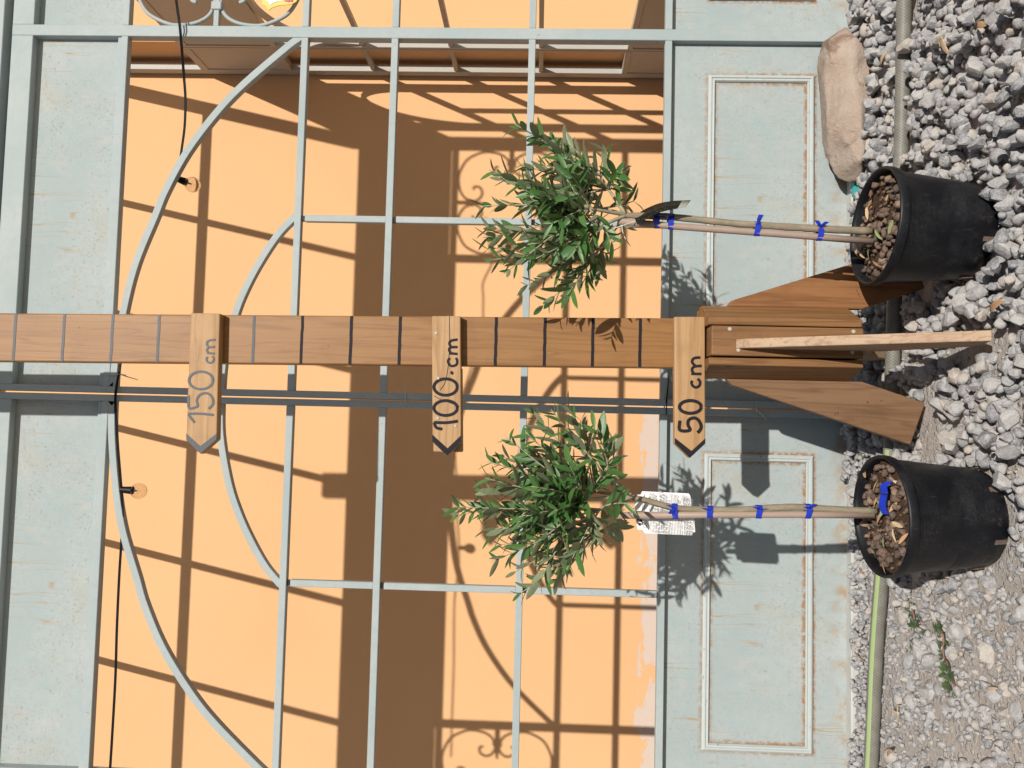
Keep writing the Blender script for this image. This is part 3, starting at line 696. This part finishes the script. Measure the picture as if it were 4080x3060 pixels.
def band(c0, c1, z, ht, r0, r1, root, mat, tails, seed):
    """tape tied round trunk (c0) and stake (c1) at height z"""
    r_ = random.Random(seed); a = Vector((c0[0], c0[1], 0)); b = Vector((c1[0], c1[1], 0)); mid = (a+b)/2; d = (b-a); L = d.length/2 or .001; u = d.normalized(); v_ = Vector((-u.y, u.x, 0))
    mb = MB(); n = 20; vs = []
    for k in range(n):
        th = 2*math.pi*k/n; ru = L + (r0 if math.cos(th) < 0 else r1) + .0008; rv = max(r0, r1)+.0012
        p = mid + u*(ru*math.cos(th)) + v_*(rv*math.sin(th))
        for dz in (-ht/2, ht/2): vs.append((p.x, p.y, z+dz+.0012*math.sin(th*2+seed)))
    mb.add(vs, [(2*k, 2*((k+1) % n), 2*((k+1) % n)+1, 2*k+1) for k in range(n)])
    o = mb.build('tie', mat, root); md = o.modifiers.new('thick', 'SOLIDIFY'); md.thickness = .0005
    k0 = a + Vector((0, -r0-.002, z))
    t2 = MB()
    for t in tails:
        e = k0 + Vector(t); sd = Vector((0, -.001, .0045)); md_ = (k0+e)/2 + Vector((0, -.003, .001))
        t2.add([k0-sd*.4, k0+sd*.4, md_-sd, md_+sd, e-sd*1.2, e+sd*.9], [(0,1,3,2), (2,3,5,4)])
    o2 = t2.build('knot', mat, o, org=root['_o']); md = o2.modifiers.new('thick', 'SOLIDIFY'); md.thickness = .0005
def olive(name, label, pot_c, tilt, trunk_px, stake_px, Yt, forks_px, tips_px, tips_crop, seed, ties, centre_px, wood_r):
    r_ = random.Random(seed); root = thing(name, label, 'potted tree', (pot_c[0], pot_c[1], 0)); org = Vector(root['_o'])
    # pot: turned profile
    rb, rt, H = .083, .1055, .181; n = 48
    prof = [(0, .004), (rb-.008, .004), (rb-.003, .001), (rb, .004), (rb+.004, .022), (rt-.004, H-.02), (rt-.0035, H-.0195), (rt+.0005, H-.019), (rt+.002, H-.014), (rt+.0025, H-.004), (rt+.001, H), (rt-.002, H-.001), (rt-.0045, H-.008), (rt-.008, H-.05), (rt-.014, H-.12)]
    Rm = Matrix.Rotation(tilt[0], 3, 'Y') @ Matrix.Rotation(tilt[1], 3, 'X'); base = Vector((pot_c[0], pot_c[1], -.002))
    def pt(rad, a, z): return base + Rm @ Vector((rad*math.cos(a), rad*math.sin(a), z))
    def lathe(pr, nm, mat, par):
        mb = MB(); vs = [pt(rr, 2*math.pi*j/n, z) for rr, z in pr for j in range(n)]
        mb.add(vs, [(i*n+j, i*n+(j+1) % n, (i+1)*n+(j+1) % n, (i+1)*n+j) for i in range(len(pr)-1) for j in range(n)])
        return mb.build(nm, mat, par, org=org, smooth=True)
    pot = lathe(prof[:7], 'pot', M['pot'], root); lathe(prof[6:], 'rim', M['pot'], pot)
    for k in range(6):                                   # drain slots with earth showing
        a = -math.pi/2 + .42 + k*math.pi/3 - .8; mb = MB(); w_ = .045
        mb.add([pt(rb+.0035, a-w_, .006), pt(rb+.0035, a+w_, .006), pt(rb+.0062, a+w_, .026), pt(rb+.0062, a-w_, .026)], [(0,1,2,3)])
        o = mb.build('drain_slot', M['lump'], pot, org=org); md = o.modifiers.new('thick', 'SOLIDIFY'); md.thickness = .002
    zs = H-.016; mb = MB(); nr = 9; vs = [pt(0, 0, zs+.003)]
    for i in range(1, nr+1):
        for j in range(n):
            rr = (rt-.006)*i/nr; a = 2*math.pi*j/n; vs.append(pt(rr, a, zs + .005*fbm(rr*40*math.cos(a), rr*40*math.sin(a)+seed) - .004*(i/nr)**2))
    mb.add(vs, [(0, 1+j, 1+(j+1) % n) for j in range(n)] + [(1+(i-1)*n+j, 1+i*n+j, 1+i*n+(j+1) % n, 1+(i-1)*n+(j+1) % n) for i in range(1, nr) for j in range(n)])
    soil = mb.build('soil', M['soil'], root, org=org, smooth=True)
    items = []
    for k in range(240):
        rr = (rt-.013)*math.sqrt(r_.random()); a = r_.uniform(0, 2*math.pi); s_ = r_.choice((.002, .003, .004, .005, .007, .009, .012)); p = pt(rr, a, zs + s_*.45)
        items.append((k, p, s_, rq(r_), r_.random()))
    joined_stones('bark_lumps', items, M['lump'], root, org, STL_NP)
    for k in range(18):                                  # fallen leaves on the soil
        rr = (rt-.02)*math.sqrt(r_.random()); a = r_.uniform(0, 2*math.pi); p = pt(rr, a, zs+.014)
        me = LEAFV[k % 5].copy(); me.materials.clear(); me.materials.append((M['dry'], M['greenleaf'], M['dry'], M['straw'])[k % 4]); o = bpy.data.objects.new('fallen_leaf', me); COL.objects.link(o); o.parent = root
        L = r_.uniform(.018, .032); o.matrix_basis = Matrix.Translation(p-org) @ Matrix.Rotation(r_.uniform(0, 6.3), 4, 'Z') @ Matrix.Rotation(r_.uniform(-.5, .5), 4, 'X') @ Matrix.Rotation(r_.uniform(-.6, .6), 4, 'Y') @ Matrix.Scale(L, 4)
    # trunk and stake
    tp = [atY(px, py, Yt) for px, py in trunk_px]; tr = [wood_r*(1-.18*i/(len(tp)-1))*(1+.07*r_.uniform(-1, 1)) for i in range(len(tp))]
    cv = crv(tp, 4); rr4 = [tr[min(int(i/4), len(tr)-1)]*(1+.04*math.sin(i*2.1)) for i in range(len(cv))]
    trunk = MB().tube(cv, rr4, 12).build('trunk', M['bark'], root, smooth=True)
    sp = [atY(px, py, Yt-.001) for px, py in stake_px]
    MB().tube(sp, .0063, 14).build('stake', M['stake'], root, smooth=True)
    def on(pts, z):
        for a, b in zip(pts, pts[1:]):
            if (a.z-z)*(b.z-z) <= 0 and a.z != b.z:
                return a.lerp(b, (z-a.z)/(b.z-a.z))
        return pts[-1]
    for i, (px, py, tl) in enumerate(ties):
        z = atY(px, py, Yt).z; a, b = on(tp, z), on(sp, z); band(a, b, z, .0105, .0062, .0066, root, M['tie'], tl, seed+i)
    # branches and shoots
    fk = [atY(px, py, Yt+dy) for px, py, dy in forks_px]; top = tp[-1]; bm2 = MB()
    for f in fk:
        m_ = top.lerp(f, .5) + Vector((0, 0, -.006)); bm2.tube(crv([top-Vector((0,0,.012)), m_, f], 5), [.0042-.0016*k/10 for k in range(11)], 8)
    tips = [atY(*tips_crop(*t[:2]), Yt + (t[2] if len(t) > 2 else r_.uniform(-.11, .12))) for t in tips_px]
    cen = atY(*centre_px, Yt)
    for k in range(30):
        v_ = Vector((r_.gauss(0,1), r_.gauss(0,1), r_.gauss(.25, .9))).normalized(); tips.append(cen + Vector((v_.x*.105, v_.y*.115, v_.z*.095))*r_.uniform(.6, 1.0))
    LV = []
    for T in tips:
        f = min(fk, key=lambda q: (q-T).length + r_.uniform(0, .05)); dvec = T-f; Lt = dvec.length
        b1 = f + dvec*.38 + Vector((r_.uniform(-.012, .012), r_.uniform(-.012, .012), -.05*Lt + r_.uniform(-.01, .01)))
        path = [(f*(1-t)**2 + b1*2*t*(1-t) + T*t*t) for t in [i/14 for i in range(15)]]
        bm2.tube(path, [.0021-.0013*i/14 for i in range(15)], 6)
        s_ = 0; nxt = Lt*.22; turn = r_.uniform(0, 3.14); acc = 0
        for i in range(14):
            a, b = path[i], path[i+1]; sg = (b-a).length
            while acc+sg >= nxt:
                t = (nxt-acc)/sg; p = a.lerp(b, t); ax = (b-a).normalized(); turn += math.pi/2 + r_.uniform(-.3, .3)
                e1 = ax.orthogonal().normalized(); e1 = Quaternion(ax, turn) @ e1; frac = nxt/Lt
                for sg_ in (-1, 1):
                    if r_.random() < .10: continue
                    out = e1*sg_; ang = math.radians(r_.uniform(28, 62)); d_ = (ax*math.cos(ang) + out*math.sin(ang) + Vector((0, 0, r_.uniform(-.1, .25)))).normalized()
                    nrm = (ax*math.sin(ang) - out*math.cos(ang)); nrm = (nrm - d_*nrm.dot(d_)).normalized(); nrm = Quaternion(d_, r_.uniform(-.7, .7)) @ nrm
                    xx = d_.cross(nrm); L = r_.uniform(.032, .052)*(1.0 if frac < .8 else .72)
                    if r_.random() < .06: L *= 1.25
                    mx = Matrix(((xx.x*L, d_.x*L, nrm.x*L, p.x-org.x), (xx.y*L, d_.y*L, nrm.y*L, p.y-org.y), (xx.z*L, d_.z*L, nrm.z*L, p.z-org.z), (0,0,0,1)))
                    LV.append((r_.randrange(5), mx, p.y + d_.y*L))
                nxt += r_.uniform(.0115, .0175)
            acc += sg
    br = bm2.build('branches', M['twig'], root, smooth=True)
    LV.sort(key=lambda q: q[2])
    for vi, mx, _ in LV[:300]:
        o = bpy.data.objects.new('leaf', LEAFV[vi]); COL.objects.link(o); o.parent = br; o.matrix_basis = mx
    if len(LV) > 300: joined_leaves('foliage', [(a, b) for a, b, _ in LV[300:]], br, M['leaf'])
    return root, len(LV)
ZR = crop(1880, 480, 840/1834.0); ZL = crop(1780, 1600, 840/1742.0)
rt_, n1 = olive('potted_olive_tree', 'staked olive tree in black pot right of the measuring post, beside the boulder', (.378, 1.436), (math.radians(3.0), 0),
      [(3470, 921), (3330, 915), (3196, 908), (3070, 900), (2943, 892), (2798, 877), (2653, 863), (2527, 859), (2469, 856)],
      [(3475, 962), (3196, 939), (3015, 926), (2689, 902), (2461, 881)], 1.440, [(2425, 755, .0), (2385, 905, -.03), (2400, 830, .05), (2390, 985, .03), (2345, 830, -.05), (2480, 880, .06)],
      [(370,30), (150,430), (220,500), (85,745), (115,920), (95,1020), (140,1120), (145,1215), (290,1330), (425,1460), (585,1640), (800,1560), (690,155), (815,180), (660,220), (1150,250), (1270,440), (1280,590,-.02), (1410,700,.03), (1300,1000), (1220,1060), (1210,1160), (960,1420), (1100,1300), (400,380), (430,600), (560,1200,-.1), (700,900,-.13), (820,420,-.12), (600,640,-.13), (900,1120,-.12)],
      ZR, 11, [(2617, 870, ((-.006,-.004,-.012), (.008,-.003,.010))), (2673, 866, ((.004,-.003,.010),)), (3015, 896, ((.016,-.004,-.004),)), (3264, 912, ((.012,-.005,.010), (.010,-.005,-.009)))], (2230, 850), .0072)
lt_, n2 = olive('potted_olive_tree', 'staked olive tree in black pot left of the measuring post, with white label', (-.138, 1.418), (math.radians(-.6), math.radians(1.5)),
      [(3490, 2037), (3330, 2030), (3196, 2021), (3087, 2023), (2943, 2032), (2816, 2030), (2707, 2025), (2635, 2010), (2563, 1990), (2490, 1976)],
      [(3480, 2052), (3196, 2050), (2900, 2050), (2455, 2054)], 1.425, [(2420, 1905, .0), (2390, 2030, -.03), (2370, 1960, .05), (2400, 2080, .02), (2330, 1990, -.05), (2470, 2000, .06)],
      [(860,65), (1000,50), (1110,160), (1220,225), (1375,320), (720,100), (485,290), (475,460), (335,495), (315,630), (275,750), (75,870), (95,935), (285,930), (305,1060), (355,1095), (415,1190), (365,1325), (540,1420), (595,1595), (750,1510), (905,1480), (990,1390), (1060,1250), (1260,1180), (1440,1040), (1490,840), (1405,430), (1400,640), (650,250,-.1), (700,700,-.13), (600,950,-.13), (900,900,-.13), (760,1150,-.11), (1000,500,-.12)],
      ZL, 23, [(2687, 2020, ((-.010,-.004,.010), (.004,-.003,.013))), (2827, 2022, ((.003,-.004,.014),)), (3022, 2022, ((.004,-.004,.010), (.002,-.003,-.011))), (3218, 2018, ((.008,-.004,-.008), (.002,-.004,.009)))], (2180, 2000), .0062)
print('LEAVES', n1, n2)

# white printed label hanging on the left tree
T2 = crop(2510, 1930, 280/2212.0); YT = 1.452
def tp_(a, y=YT): p = atY(*T2(*a), y); return (p.x, p.z)
tg = thing('plant_label', 'white printed paper label hanging behind the left tree stake', 'plant label', atY(*T2(300, 800), YT))
card = MB().prism([tp_(a) for a in ((385,215), (335,320), (185,325), (150,600), (175,1085), (240,1425), (400,1430), (460,1535), (1950,1605), (1990,1510), (2055,1505), (2020,1100), (1945,700), (1900,370), (1850,285))], 'y', YT, YT+.0006).build('card', M['paper'], tg)
ink = MB(); r3 = random.Random(5)
def lin(x0, y0, x1, y1):
    v = 0.0
    while v < 1:
        wlen = r3.uniform(.05, .16); e = min(1, v+wlen)
        a = (x0+(x1-x0)*v, y0+(y1-y0)*v); b = (x0+(x1-x0)*e, y0+(y1-y0)*e); ink.stroke([tp_(a), tp_(b)], .0009, YT, .0002); v = e+.025
for xb, yt_, yb in ((600,255,1510), (920,270,1520), (1240,280,1535), (1590,305,1550)):
    for k in range(7):
        lin(xb+45*k+55, yb+5*k, xb+43*k-5, yt_+8*k+(140 if k == 6 else 0))
ink.build('printed_text', M['ink'], card)
def text(body, cx, cy, size):
    c = bpy.data.curves.new('lettering', 'FONT'); c.body = body; c.size = size; c.extrude = .0001; o = bpy.data.objects.new('lettering', c); COL.objects.link(o)
    me = bpy.data.meshes.new_from_object(o); bpy.data.objects.remove(o); me.materials.append(M['ink']); o = bpy.data.objects.new('lettering', me); COL.objects.link(o)
    x, z = tp_((cx, cy)); org = Vector(card['_o']); o.parent = card; o.rotation_euler = (math.radians(90), 0, 0); o.location = Vector((x, YT-.0003, z))-org
text('OLIV', 530, 1385, .0105); text('SCO', 475, 855, .0088)
hw_ = MB()
for pts in ([(270,1240), (330,1290), (300,1215)], [(300,1215), (385,1260), (380,1190), (300,1160), (250,1160)], [(250,1160), (235,1100), (330,1130), (375,1180), (370,1110), (335,1095)]):
    q = crv([Vector((*tp_(a), 0)) for a in pts], 5); hw_.stroke([(p.x, p.y) for p in q], .0017, YT, .0003)
hw_.build('handwriting', M['marker'], card)
MB().tube(crv([atY(*T2(160,760), YT-.002), atY(*T2(-20,770), YT-.008), atY(2462, 2035, YT-.012)], 5), .0006, 5).build('string', M['string'], tg)
# curled photo label on the right tree
T1 = crop(2400, 700, 800/2212.0)
tg2 = thing('plant_label', 'curled glossy label with a dark olive picture tied to the right tree', 'plant label', atY(*T1(400, 480), 1.43))
up_ = [atY(*T1(*a), 1.452) for a in ((350,460), (440,385), (600,312), (750,281), (880,272), (975,268))]; lo_ = [atY(*T1(*a), 1.402) for a in ((385,540), (440,505), (560,430), (700,385), (830,360), (915,346))]
u8, l8 = crv(up_, 5), crv(lo_, 5); mb = MB(); nn = len(u8); cut = int(nn*.82)
def strip(a, b, nm, mat):
    m_ = MB(); vs = []
    for i in range(a, b): vs += [u8[i], l8[i]]
    m_.add(vs, [(2*i, 2*i+1, 2*i+3, 2*i+2) for i in range(b-a-1)]); o = m_.build(nm, mat, tg2, smooth=True); md = o.modifiers.new('thick', 'SOLIDIFY'); md.thickness = .0004
strip(0, cut, 'picture', M['olive_card']); strip(cut-1, nn, 'strip_end', plain('grey_card', (.30, .32, .27), .5, .2, .1))
MB().tube(crv([atY(*T1(360,500), 1.428), atY(*T1(220,550), 1.42), atY(*T1(30,610), 1.425)], 5), .0007, 5).tube(crv([atY(*T1(215,550), 1.42), atY(*T1(225,620), 1.418), atY(*T1(255,700), 1.418)], 5), .0006, 5).build('string', M['string'], tg2)
# loose blue tape on the left pot's soil
p = atY(3500, 1985, 1.372); p.z = .181
tp5 = [p+Vector((-.028,.012,.0)), p+Vector((-.012,.010,.006)), p+Vector((.004,.008,.004)), p+Vector((.010,-.004,.008)), p+Vector((.022,-.006,.010)), p+Vector((.030,-.012,.002))]
q = crv(tp5, 5); mb = MB(); vs = []
for a in q: vs += [a+Vector((0,.005,.004)), a+Vector((0,-.006,-.003))]
mb.add(vs, [(2*i, 2*i+1, 2*i+3, 2*i+2) for i in range(len(q)-1)]); bt = mb.build('blue_tape', M['tie'], None, at=p); tag(bt, 'loose strip of blue tape lying on the soil of the left pot', 'tape')
md = bt.modifiers.new('thick', 'SOLIDIFY'); md.thickness = .0006

# ------------------------------------------------------------------ boulder
def boulder():
    bm = bmesh.new(); bmesh.ops.create_icosphere(bm, subdivisions=5, radius=1.0)
    c = Vector((.824, 1.905, .040)); hl, hy, hz = .176, .060, .056
    sgn = lambda a, e: math.copysign(abs(a)**e, a)
    pl = [((-.02,-.55,.83), .70), ((.10,-.95,-.25), .80), ((.0,.2,.98), .80), ((.93,-.2,.30), .86), ((-.95,-.15,.25), .88), ((.80,-.35,-.48), .86), ((-.72,-.3,.63), .82), ((-.75,-.4,-.5), .86),
          ((.35,-.75,.55), .77), ((-.35,-.80,.48), .75), ((.62,-.1,.78), .83), ((.0,-.3,-.95), .80), ((-.3,-.85,-.42), .84)]
    pl = [(Vector(n_).normalized(), d) for n_, d in pl]
    for v in bm.verts:
        p = v.co.copy(); p = Vector((sgn(p.x, .72), sgn(p.y, .72), sgn(p.z, .72))); t = p.x
        for _ in range(2):
            for n_, d in pl:
                e_ = p.dot(n_)-d
                if e_ > 0: p -= n_*e_*.8
        q = Vector((p.x*hl*1.14, p.y*hy*1.22, p.z*hz*1.22*(1+.16*t) + .010*t - .003*math.sin(t*5)))
        n_ = .0024*math.sin(q.x*38+q.z*50)*math.cos(q.y*45+q.z*33) + .0013*math.sin(q.x*95+q.y*80)*math.cos(q.z*100) + .0007*math.sin(q.x*210+q.z*170)
        hollow = math.exp(-((q.x + .9*q.z - .055)/.016)**2)*.008*max(0, -p.y)      # slanting hollow across its face
        e = math.exp(-((q.x+.25*q.z+.125)/.008)**2)*.004
        v.co = c + Matrix.Rotation(math.radians(3), 3, 'Z') @ (q + p.normalized()*(n_-hollow-e))
    me = bpy.data.meshes.new('boulder'); bm.to_mesh(me); bm.free()
    for p in me.polygons: p.use_smooth = True
    for v in me.vertices: v.co -= c
    me.materials.append(M['rock']); o = bpy.data.objects.new('boulder', me); o.location = c; COL.objects.link(o)
    tag(o, 'long smooth pinkish brown boulder lying against the right door', 'boulder')
boulder()
p = atY(3400, 735, 1.945); o = MB().box(p.x-.03, p.x+.004, 1.935, 1.952, .0, .013).build('tape_scrap', M['teal_tape'], bevel=.001); tag(o, 'small bright teal scrap at the foot of the door beside the boulder', 'scrap')

# ------------------------------------------------------------------ hose
hp = [(3616,-420), (3610,-200), (3605,0), (3593,430), (3584,700), (3572,1000), (3564,1258), (3558,1412), (3553,1543), (3546,1791), (3530,2050), (3514,2298), (3488,2655), (3467,3048), (3450,3300), (3430,3700)]
hc = crv([atZ(px, py, .016) for px, py in hp], 14); HR = .0150; seg = 20
vs = []; fs = []; uvs = []; st = []; along = 0; prev = None
for i, p_ in enumerate(hc):
    t = (hc[min(i+1, len(hc)-1)]-hc[max(i-1, 0)]).normalized(); up = Vector((0,0,1)); b = t.cross(up).normalized()
    if i: along += (p_-hc[i-1]).length
    wob = .0015*math.sin(along*9)
    for j in range(seg):
        a = 2*math.pi*j/seg; vs.append(p_ + up*(HR*math.sin(a)*1.02+wob) + b*(HR*math.cos(a)))
    tw = .35 + 3.2*min(1, max(0, (along-.9)/1.6))     # the green stripe turns into view
    st.append((along, tw))
n_ = len(hc)
me = bpy.data.meshes.new('garden_hose')
fs = [(i*seg+j, i*seg+(j+1) % seg, (i+1)*seg+(j+1) % seg, (i+1)*seg+j) for i in range(n_-1) for j in range(seg)]
cen = sum(hc, Vector())/n_; cen.z = 0
me.from_pydata([tuple(v-cen) for v in vs], [], fs); uv = me.uv_layers.new(name='UVMap'); k = 0
for i in range(n_-1):
    for j in range(seg):
        for (ii, jj) in ((i, j), (i, j+1), (i+1, j+1), (i+1, j)): uv.data[k].uv = (jj/seg, st[ii][0]); k += 1
a = me.attributes.new('stripe', 'FLOAT', 'FACE'); T = []
for i in range(n_-1):
    mid = hc[i]; left = mid.x < -.02
    for j in range(seg):
        ang = (j+.5)/seg*2*math.pi; ca = math.pi*1.52 - math.radians(95)       # side of the hose turned to the viewer
        ca = math.radians(128) if left else math.radians(20)
        dd = abs((ang-ca+math.pi) % (2*math.pi)-math.pi); T.append(1.0 if dd < .33 else 0.0)
a.data.foreach_set('value', T); me.update()
for p_ in me.polygons: p_.use_smooth = True
me.materials.append(M['hose']); ho = bpy.data.objects.new('garden_hose', me); ho.location = cen; COL.objects.link(ho)
tag(ho, 'braided clear garden hose with green stripe lying along the foot of the doors', 'hose')

# ------------------------------------------------------------------ gravel
G0x, G0y, CELL = -1.7, .35, .006; GW, GH = int(3.6/CELL), int(1.66/CELL)
hm = np.full((GH, GW), -.012)
blocked = [(.378, 1.436, .088), (-.138, 1.418, .088), (.045, 1.60, .05), (.0, 1.60, .045), (.33, 1.60, .05), (.174, 1.325, .02), (.08, 1.60, .03), (.174, 1.38, .02)]
def free(x, y, r_):
    for bx_, by_, br in blocked:
        if (x-bx_)**2 + (y-by_)**2 < (br+r_*.35)**2: return False
    if abs(x-.1745) < .012+r_*.5 and 1.34 < y < 1.53: return False
    if y > 1.978-r_*.6: return False
    if ((x-.815)/.18)**2 + ((y-1.905)/.055)**2 < 1: return False
    return True
def loose(x, y):            # 1 where the gravel lies loose and deep, 0 where it is trodden into the earth
    e = x + .22*fbm(x*.6, y*.8) + (y-1.45)*.25
    return min(1, max(0, (e+.30)/.22))
hosey = lambda x: np.interp(x, [-1.2, -.748, -.518, -.312, -.027, .266, .57, .949, 1.8], [1.90, 1.848, 1.819, 1.785, 1.744, 1.72, 1.695, 1.667, 1.62])
r4 = random.Random(42); stones = []
def drop(n, rmin, rmax, x0, x1, y0, y1, layer):
    for _ in range(n):
        x, y = r4.uniform(x0, x1), r4.uniform(y0, y1); u = r4.random(); s_ = rmin + (rmax-rmin)*u**1.6
        lo = loose(x, y)
        if layer == 'deep' and r4.random() > lo: continue
        if layer == 'sunk' and r4.random() < lo: continue
        if not free(x, y, s_): continue
        if abs(y-hosey(x)) < .014 + s_*.95 and layer != 'bed': continue
        i, j = int((y-G0y)/CELL), int((x-G0x)/CELL); k_ = max(1, int(s_*.55/CELL))
        if not (k_ < i < GH-k_-1 and k_ < j < GW-k_-1): continue
        pz = hm[i-k_:i+k_+1, j-k_:j+k_+1]; h_ = float(pz.mean())*.5 + float(pz.max())*.5
        if h_ > .030: continue
        z = h_ + s_*(.30 if layer != 'sunk' else -.16)
        stones.append([r4.randrange(1000), (x, y, z), s_, rq(r4), r4.random()])
        k2 = max(1, int(s_*.8/CELL)); yy, xx = np.ogrid[-k2:k2+1, -k2:k2+1]; dd = (xx*xx+yy*yy)/float(k2*k2+.01)
        cap = z + s_*.62*np.sqrt(np.clip(1-dd, 0, 1)); sub = hm[max(0, i-k2):i+k2+1, max(0, j-k2):j+k2+1]
        if sub.shape == cap.shape: sub[:] = np.where(dd < 1, np.maximum(sub, cap), sub)
VX0, VX1, VY0 = -1.0, 1.2, 1.18
drop(3800, .005, .011, VX0, VX1, VY0, 1.97, 'bed')
drop(2600, .011, .019, VX0, VX1, VY0, 1.97, 'deep')
drop(1500, .013, .024, -.2, VX1, VY0, 1.97, 'deep')
drop(900, .009, .015, VX0, VX1, VY0, 1.97, 'deep')
drop(1300, .006, .026, VX0, .2, VY0, 1.97, 'sunk')
drop(900, .004, .012, VX0, .2, VY0, 1.97, 'sunk')
drop(600, .006, .014, -.95, .0, 1.87, 1.98, 'bed')           # a drift of chips against the left door
drop(1600, .010, .024, -1.6, 1.8, .45, VY0, 'bed'); drop(700, .010, .024, 1.2, 1.85, VY0, 1.97, 'bed'); drop(500, .008, .024, -1.65, -1.0, VY0, 1.97, 'bed')
def in_view(c):
    v = Vector(c)-CPOS; z = v.dot(FWD); return abs(v.dot(UPV)/z) < .66 and abs(v.dot(RGT)/z) < .495
vis = [s_ for s_ in stones if in_view(s_[1])]; vis.sort(key=lambda s_: -(s_[2]/s_[1][1]) - max(0, s_[1][2])*.2)
big = vis[:300]; ids = set(id(s_) for s_ in big); rest = [s_ for s_ in stones if id(s_) not in ids]
for vi, c, r_, q, tint in big:
    o = bpy.data.objects.new('stone', STN[vi % len(STN)]); COL.objects.link(o); o.parent = ground
    o.matrix_basis = Matrix.Translation(c) @ q.to_matrix().to_4x4() @ Matrix.Scale(r_, 4)
near = [s_ for s_ in rest if s_[2] > .009 and in_view(s_[1])]; nid = set(id(s_) for s_ in near); far = [s_ for s_ in rest if id(s_) not in nid]
allv = []
gr = joined_stones('gravel', far, M['stone'], None, (0,0,0), STL_NP); tag(gr, 'small grey limestone chips strewn over the ground', 'gravel')
gr2 = joined_stones('gravel', near, M['stone'], None, (0,0,0), STN_NP); tag(gr2, 'loose grey crushed limestone gravel around the pots', 'gravel')
print('STONES', len(stones), len(near), len(far))

# ------------------------------------------------------------------ litter and weeds
def flat_leaf(name, label, cat, px, py, L, W, rot, mat, z=.022, curl=.18):
    p = atZ(px, py, z); me = leaf_mesh(name, 1.0, W/L, curl, .5, 7); me.materials.append(mat)
    o = bpy.data.objects.new(name, me); COL.objects.link(o); tag(o, label, cat)
    o.matrix_world = Matrix.Translation(p) @ Matrix.Rotation(math.radians(rot), 4, 'Z') @ Matrix.Rotation(math.radians(8), 4, 'X') @ Matrix.Scale(L, 4)
    md = o.modifiers.new('thick', 'SOLIDIFY'); md.thickness = .012
flat_leaf('dry_leaf', 'broad dark brown dead leaf on the gravel at the bottom edge of the photo', 'dead leaf', 3700, 3065, .058, .030, 78, M['brownleaf'], .012)
flat_leaf('dry_leaf', 'small tan dead leaf beside the hose near the brown leaf', 'dead leaf', 3555, 2990, .034, .009, 40, M['dry'])
flat_leaf('dry_leaf', 'long pale bamboo leaf on the gravel beyond the right pot', 'dead leaf', 3785, 218, .075, .011, -58, M['straw'], .026)
flat_leaf('dry_leaf', 'second pale bamboo leaf near the top right corner of the photo', 'dead leaf', 3930, 100, .035, .012, -30, M['dry'], .026)
flat_leaf('dry_leaf', 'tan dead leaf beside the boulder toward the hose', 'dead leaf', 3510, 262, .034, .014, -140, M['straw'], .026)
flat_leaf('dry_leaf', 'curled orange brown leaf on the gravel between the two pots', 'dead leaf', 3945, 1240, .040, .014, 200, M['dry'], .030)
flat_leaf('dry_leaf', 'pale straw leaf beside the weeds on the trodden ground', 'dead leaf', 3930, 2745, .032, .006, 200, M['straw'], .012)
flat_leaf('dry_leaf', 'thin dry stalk lying beside the hose near the left door', 'stalk', 3400, 2590, .062, .004, 170, M['dry'], .018)
flat_leaf('dry_leaf', 'tan leaf scrap at the left door foot behind the left pot', 'dead leaf', 3425, 2260, .026, .008, 150, M['dry'], .02)
flat_leaf('dry_leaf', 'dry grass blade leaning on the rim of the left pot', 'stalk', 3500, 1835, .05, .004, 120, M['straw'], .09)
sw = thing('straw_scraps', 'star shaped cluster of pale straw scraps on the ground left of the hose', 'straw', atZ(3565, 2825, .012))
for k in range(4):
    p = atZ(3565+r4.uniform(-14, 14), 2825+r4.uniform(-16, 16), .014); d = Vector((math.cos(k*1.7), math.sin(k*1.7), .1))*.015
    MB().tube([p-d, p, p+d], [.0012, .0022, .0006], 5, flat=(1, .4)).build('straw', M['straw'], sw)
def weed(label, pts, n, size, seed):
    r_ = random.Random(seed); P_ = [atZ(px, py, .010) for px, py in pts]; root = thing('weed', label, 'weed', P_[0]); org = Vector(root['_o'])
    c = crv([p + Vector((0, 0, .006)) for p in P_], 6); st_ = MB().tube(c, .0014, 6).build('stem', plain('weed_stem', (.28, .13, .07), .6), root, smooth=True)
    for k in range(n):
        u_ = r_.choice((r_.gauss(.08, .07), r_.gauss(.85, .13), r_.random())); p = c[min(len(c)-1, max(0, int(u_*len(c))))] + Vector((r_.gauss(0, .009), r_.gauss(0, .009), r_.uniform(0, .008))); L = size*r_.uniform(.5, 1.4)
        me = LEAFV[k % 5]; key = 'weed_%d' % (k % 5)
        if key not in bpy.data.meshes: m2 = leaf_mesh(key, 1.0, .5, .15, .2, 4); m2.materials.append(M['weed'])
        o = bpy.data.objects.new('leaf', bpy.data.meshes[key]); COL.objects.link(o); o.parent = root
        o.matrix_basis = Matrix.Translation(p-org) @ Matrix.Rotation(r_.uniform(0, 6.28), 4, 'Z') @ Matrix.Rotation(r_.uniform(-.1, .7), 4, 'X') @ Matrix.Scale(L, 4)
weed('small creeping weed with round leaves nearest the hose', [(3645, 2425), (3655, 2470), (3660, 2490), (3690, 2510)], 30, .012, 1)
weed('trailing reddish stemmed weed on the trodden ground left of the left pot', [(3755, 2495), (3772, 2540), (3772, 2610), (3790, 2650), (3800, 2690), (3815, 2735)], 58, .013, 2)
weed('tiny weed sprig between the two longer weeds', [(3648, 2545), (3652, 2565)], 9, .008, 3)
weed('low weed growing at the foot of the left door behind the left pot', [(3385, 1885), (3400, 1900), (3412, 1915)], 26, .010, 4)
weed('weed sprig beside the left pot under the stand leg', [(3440, 1812), (3452, 1830)], 14, .009, 5)
for o in list(bpy.data.objects):
    if '_o' in o: del o['_o']
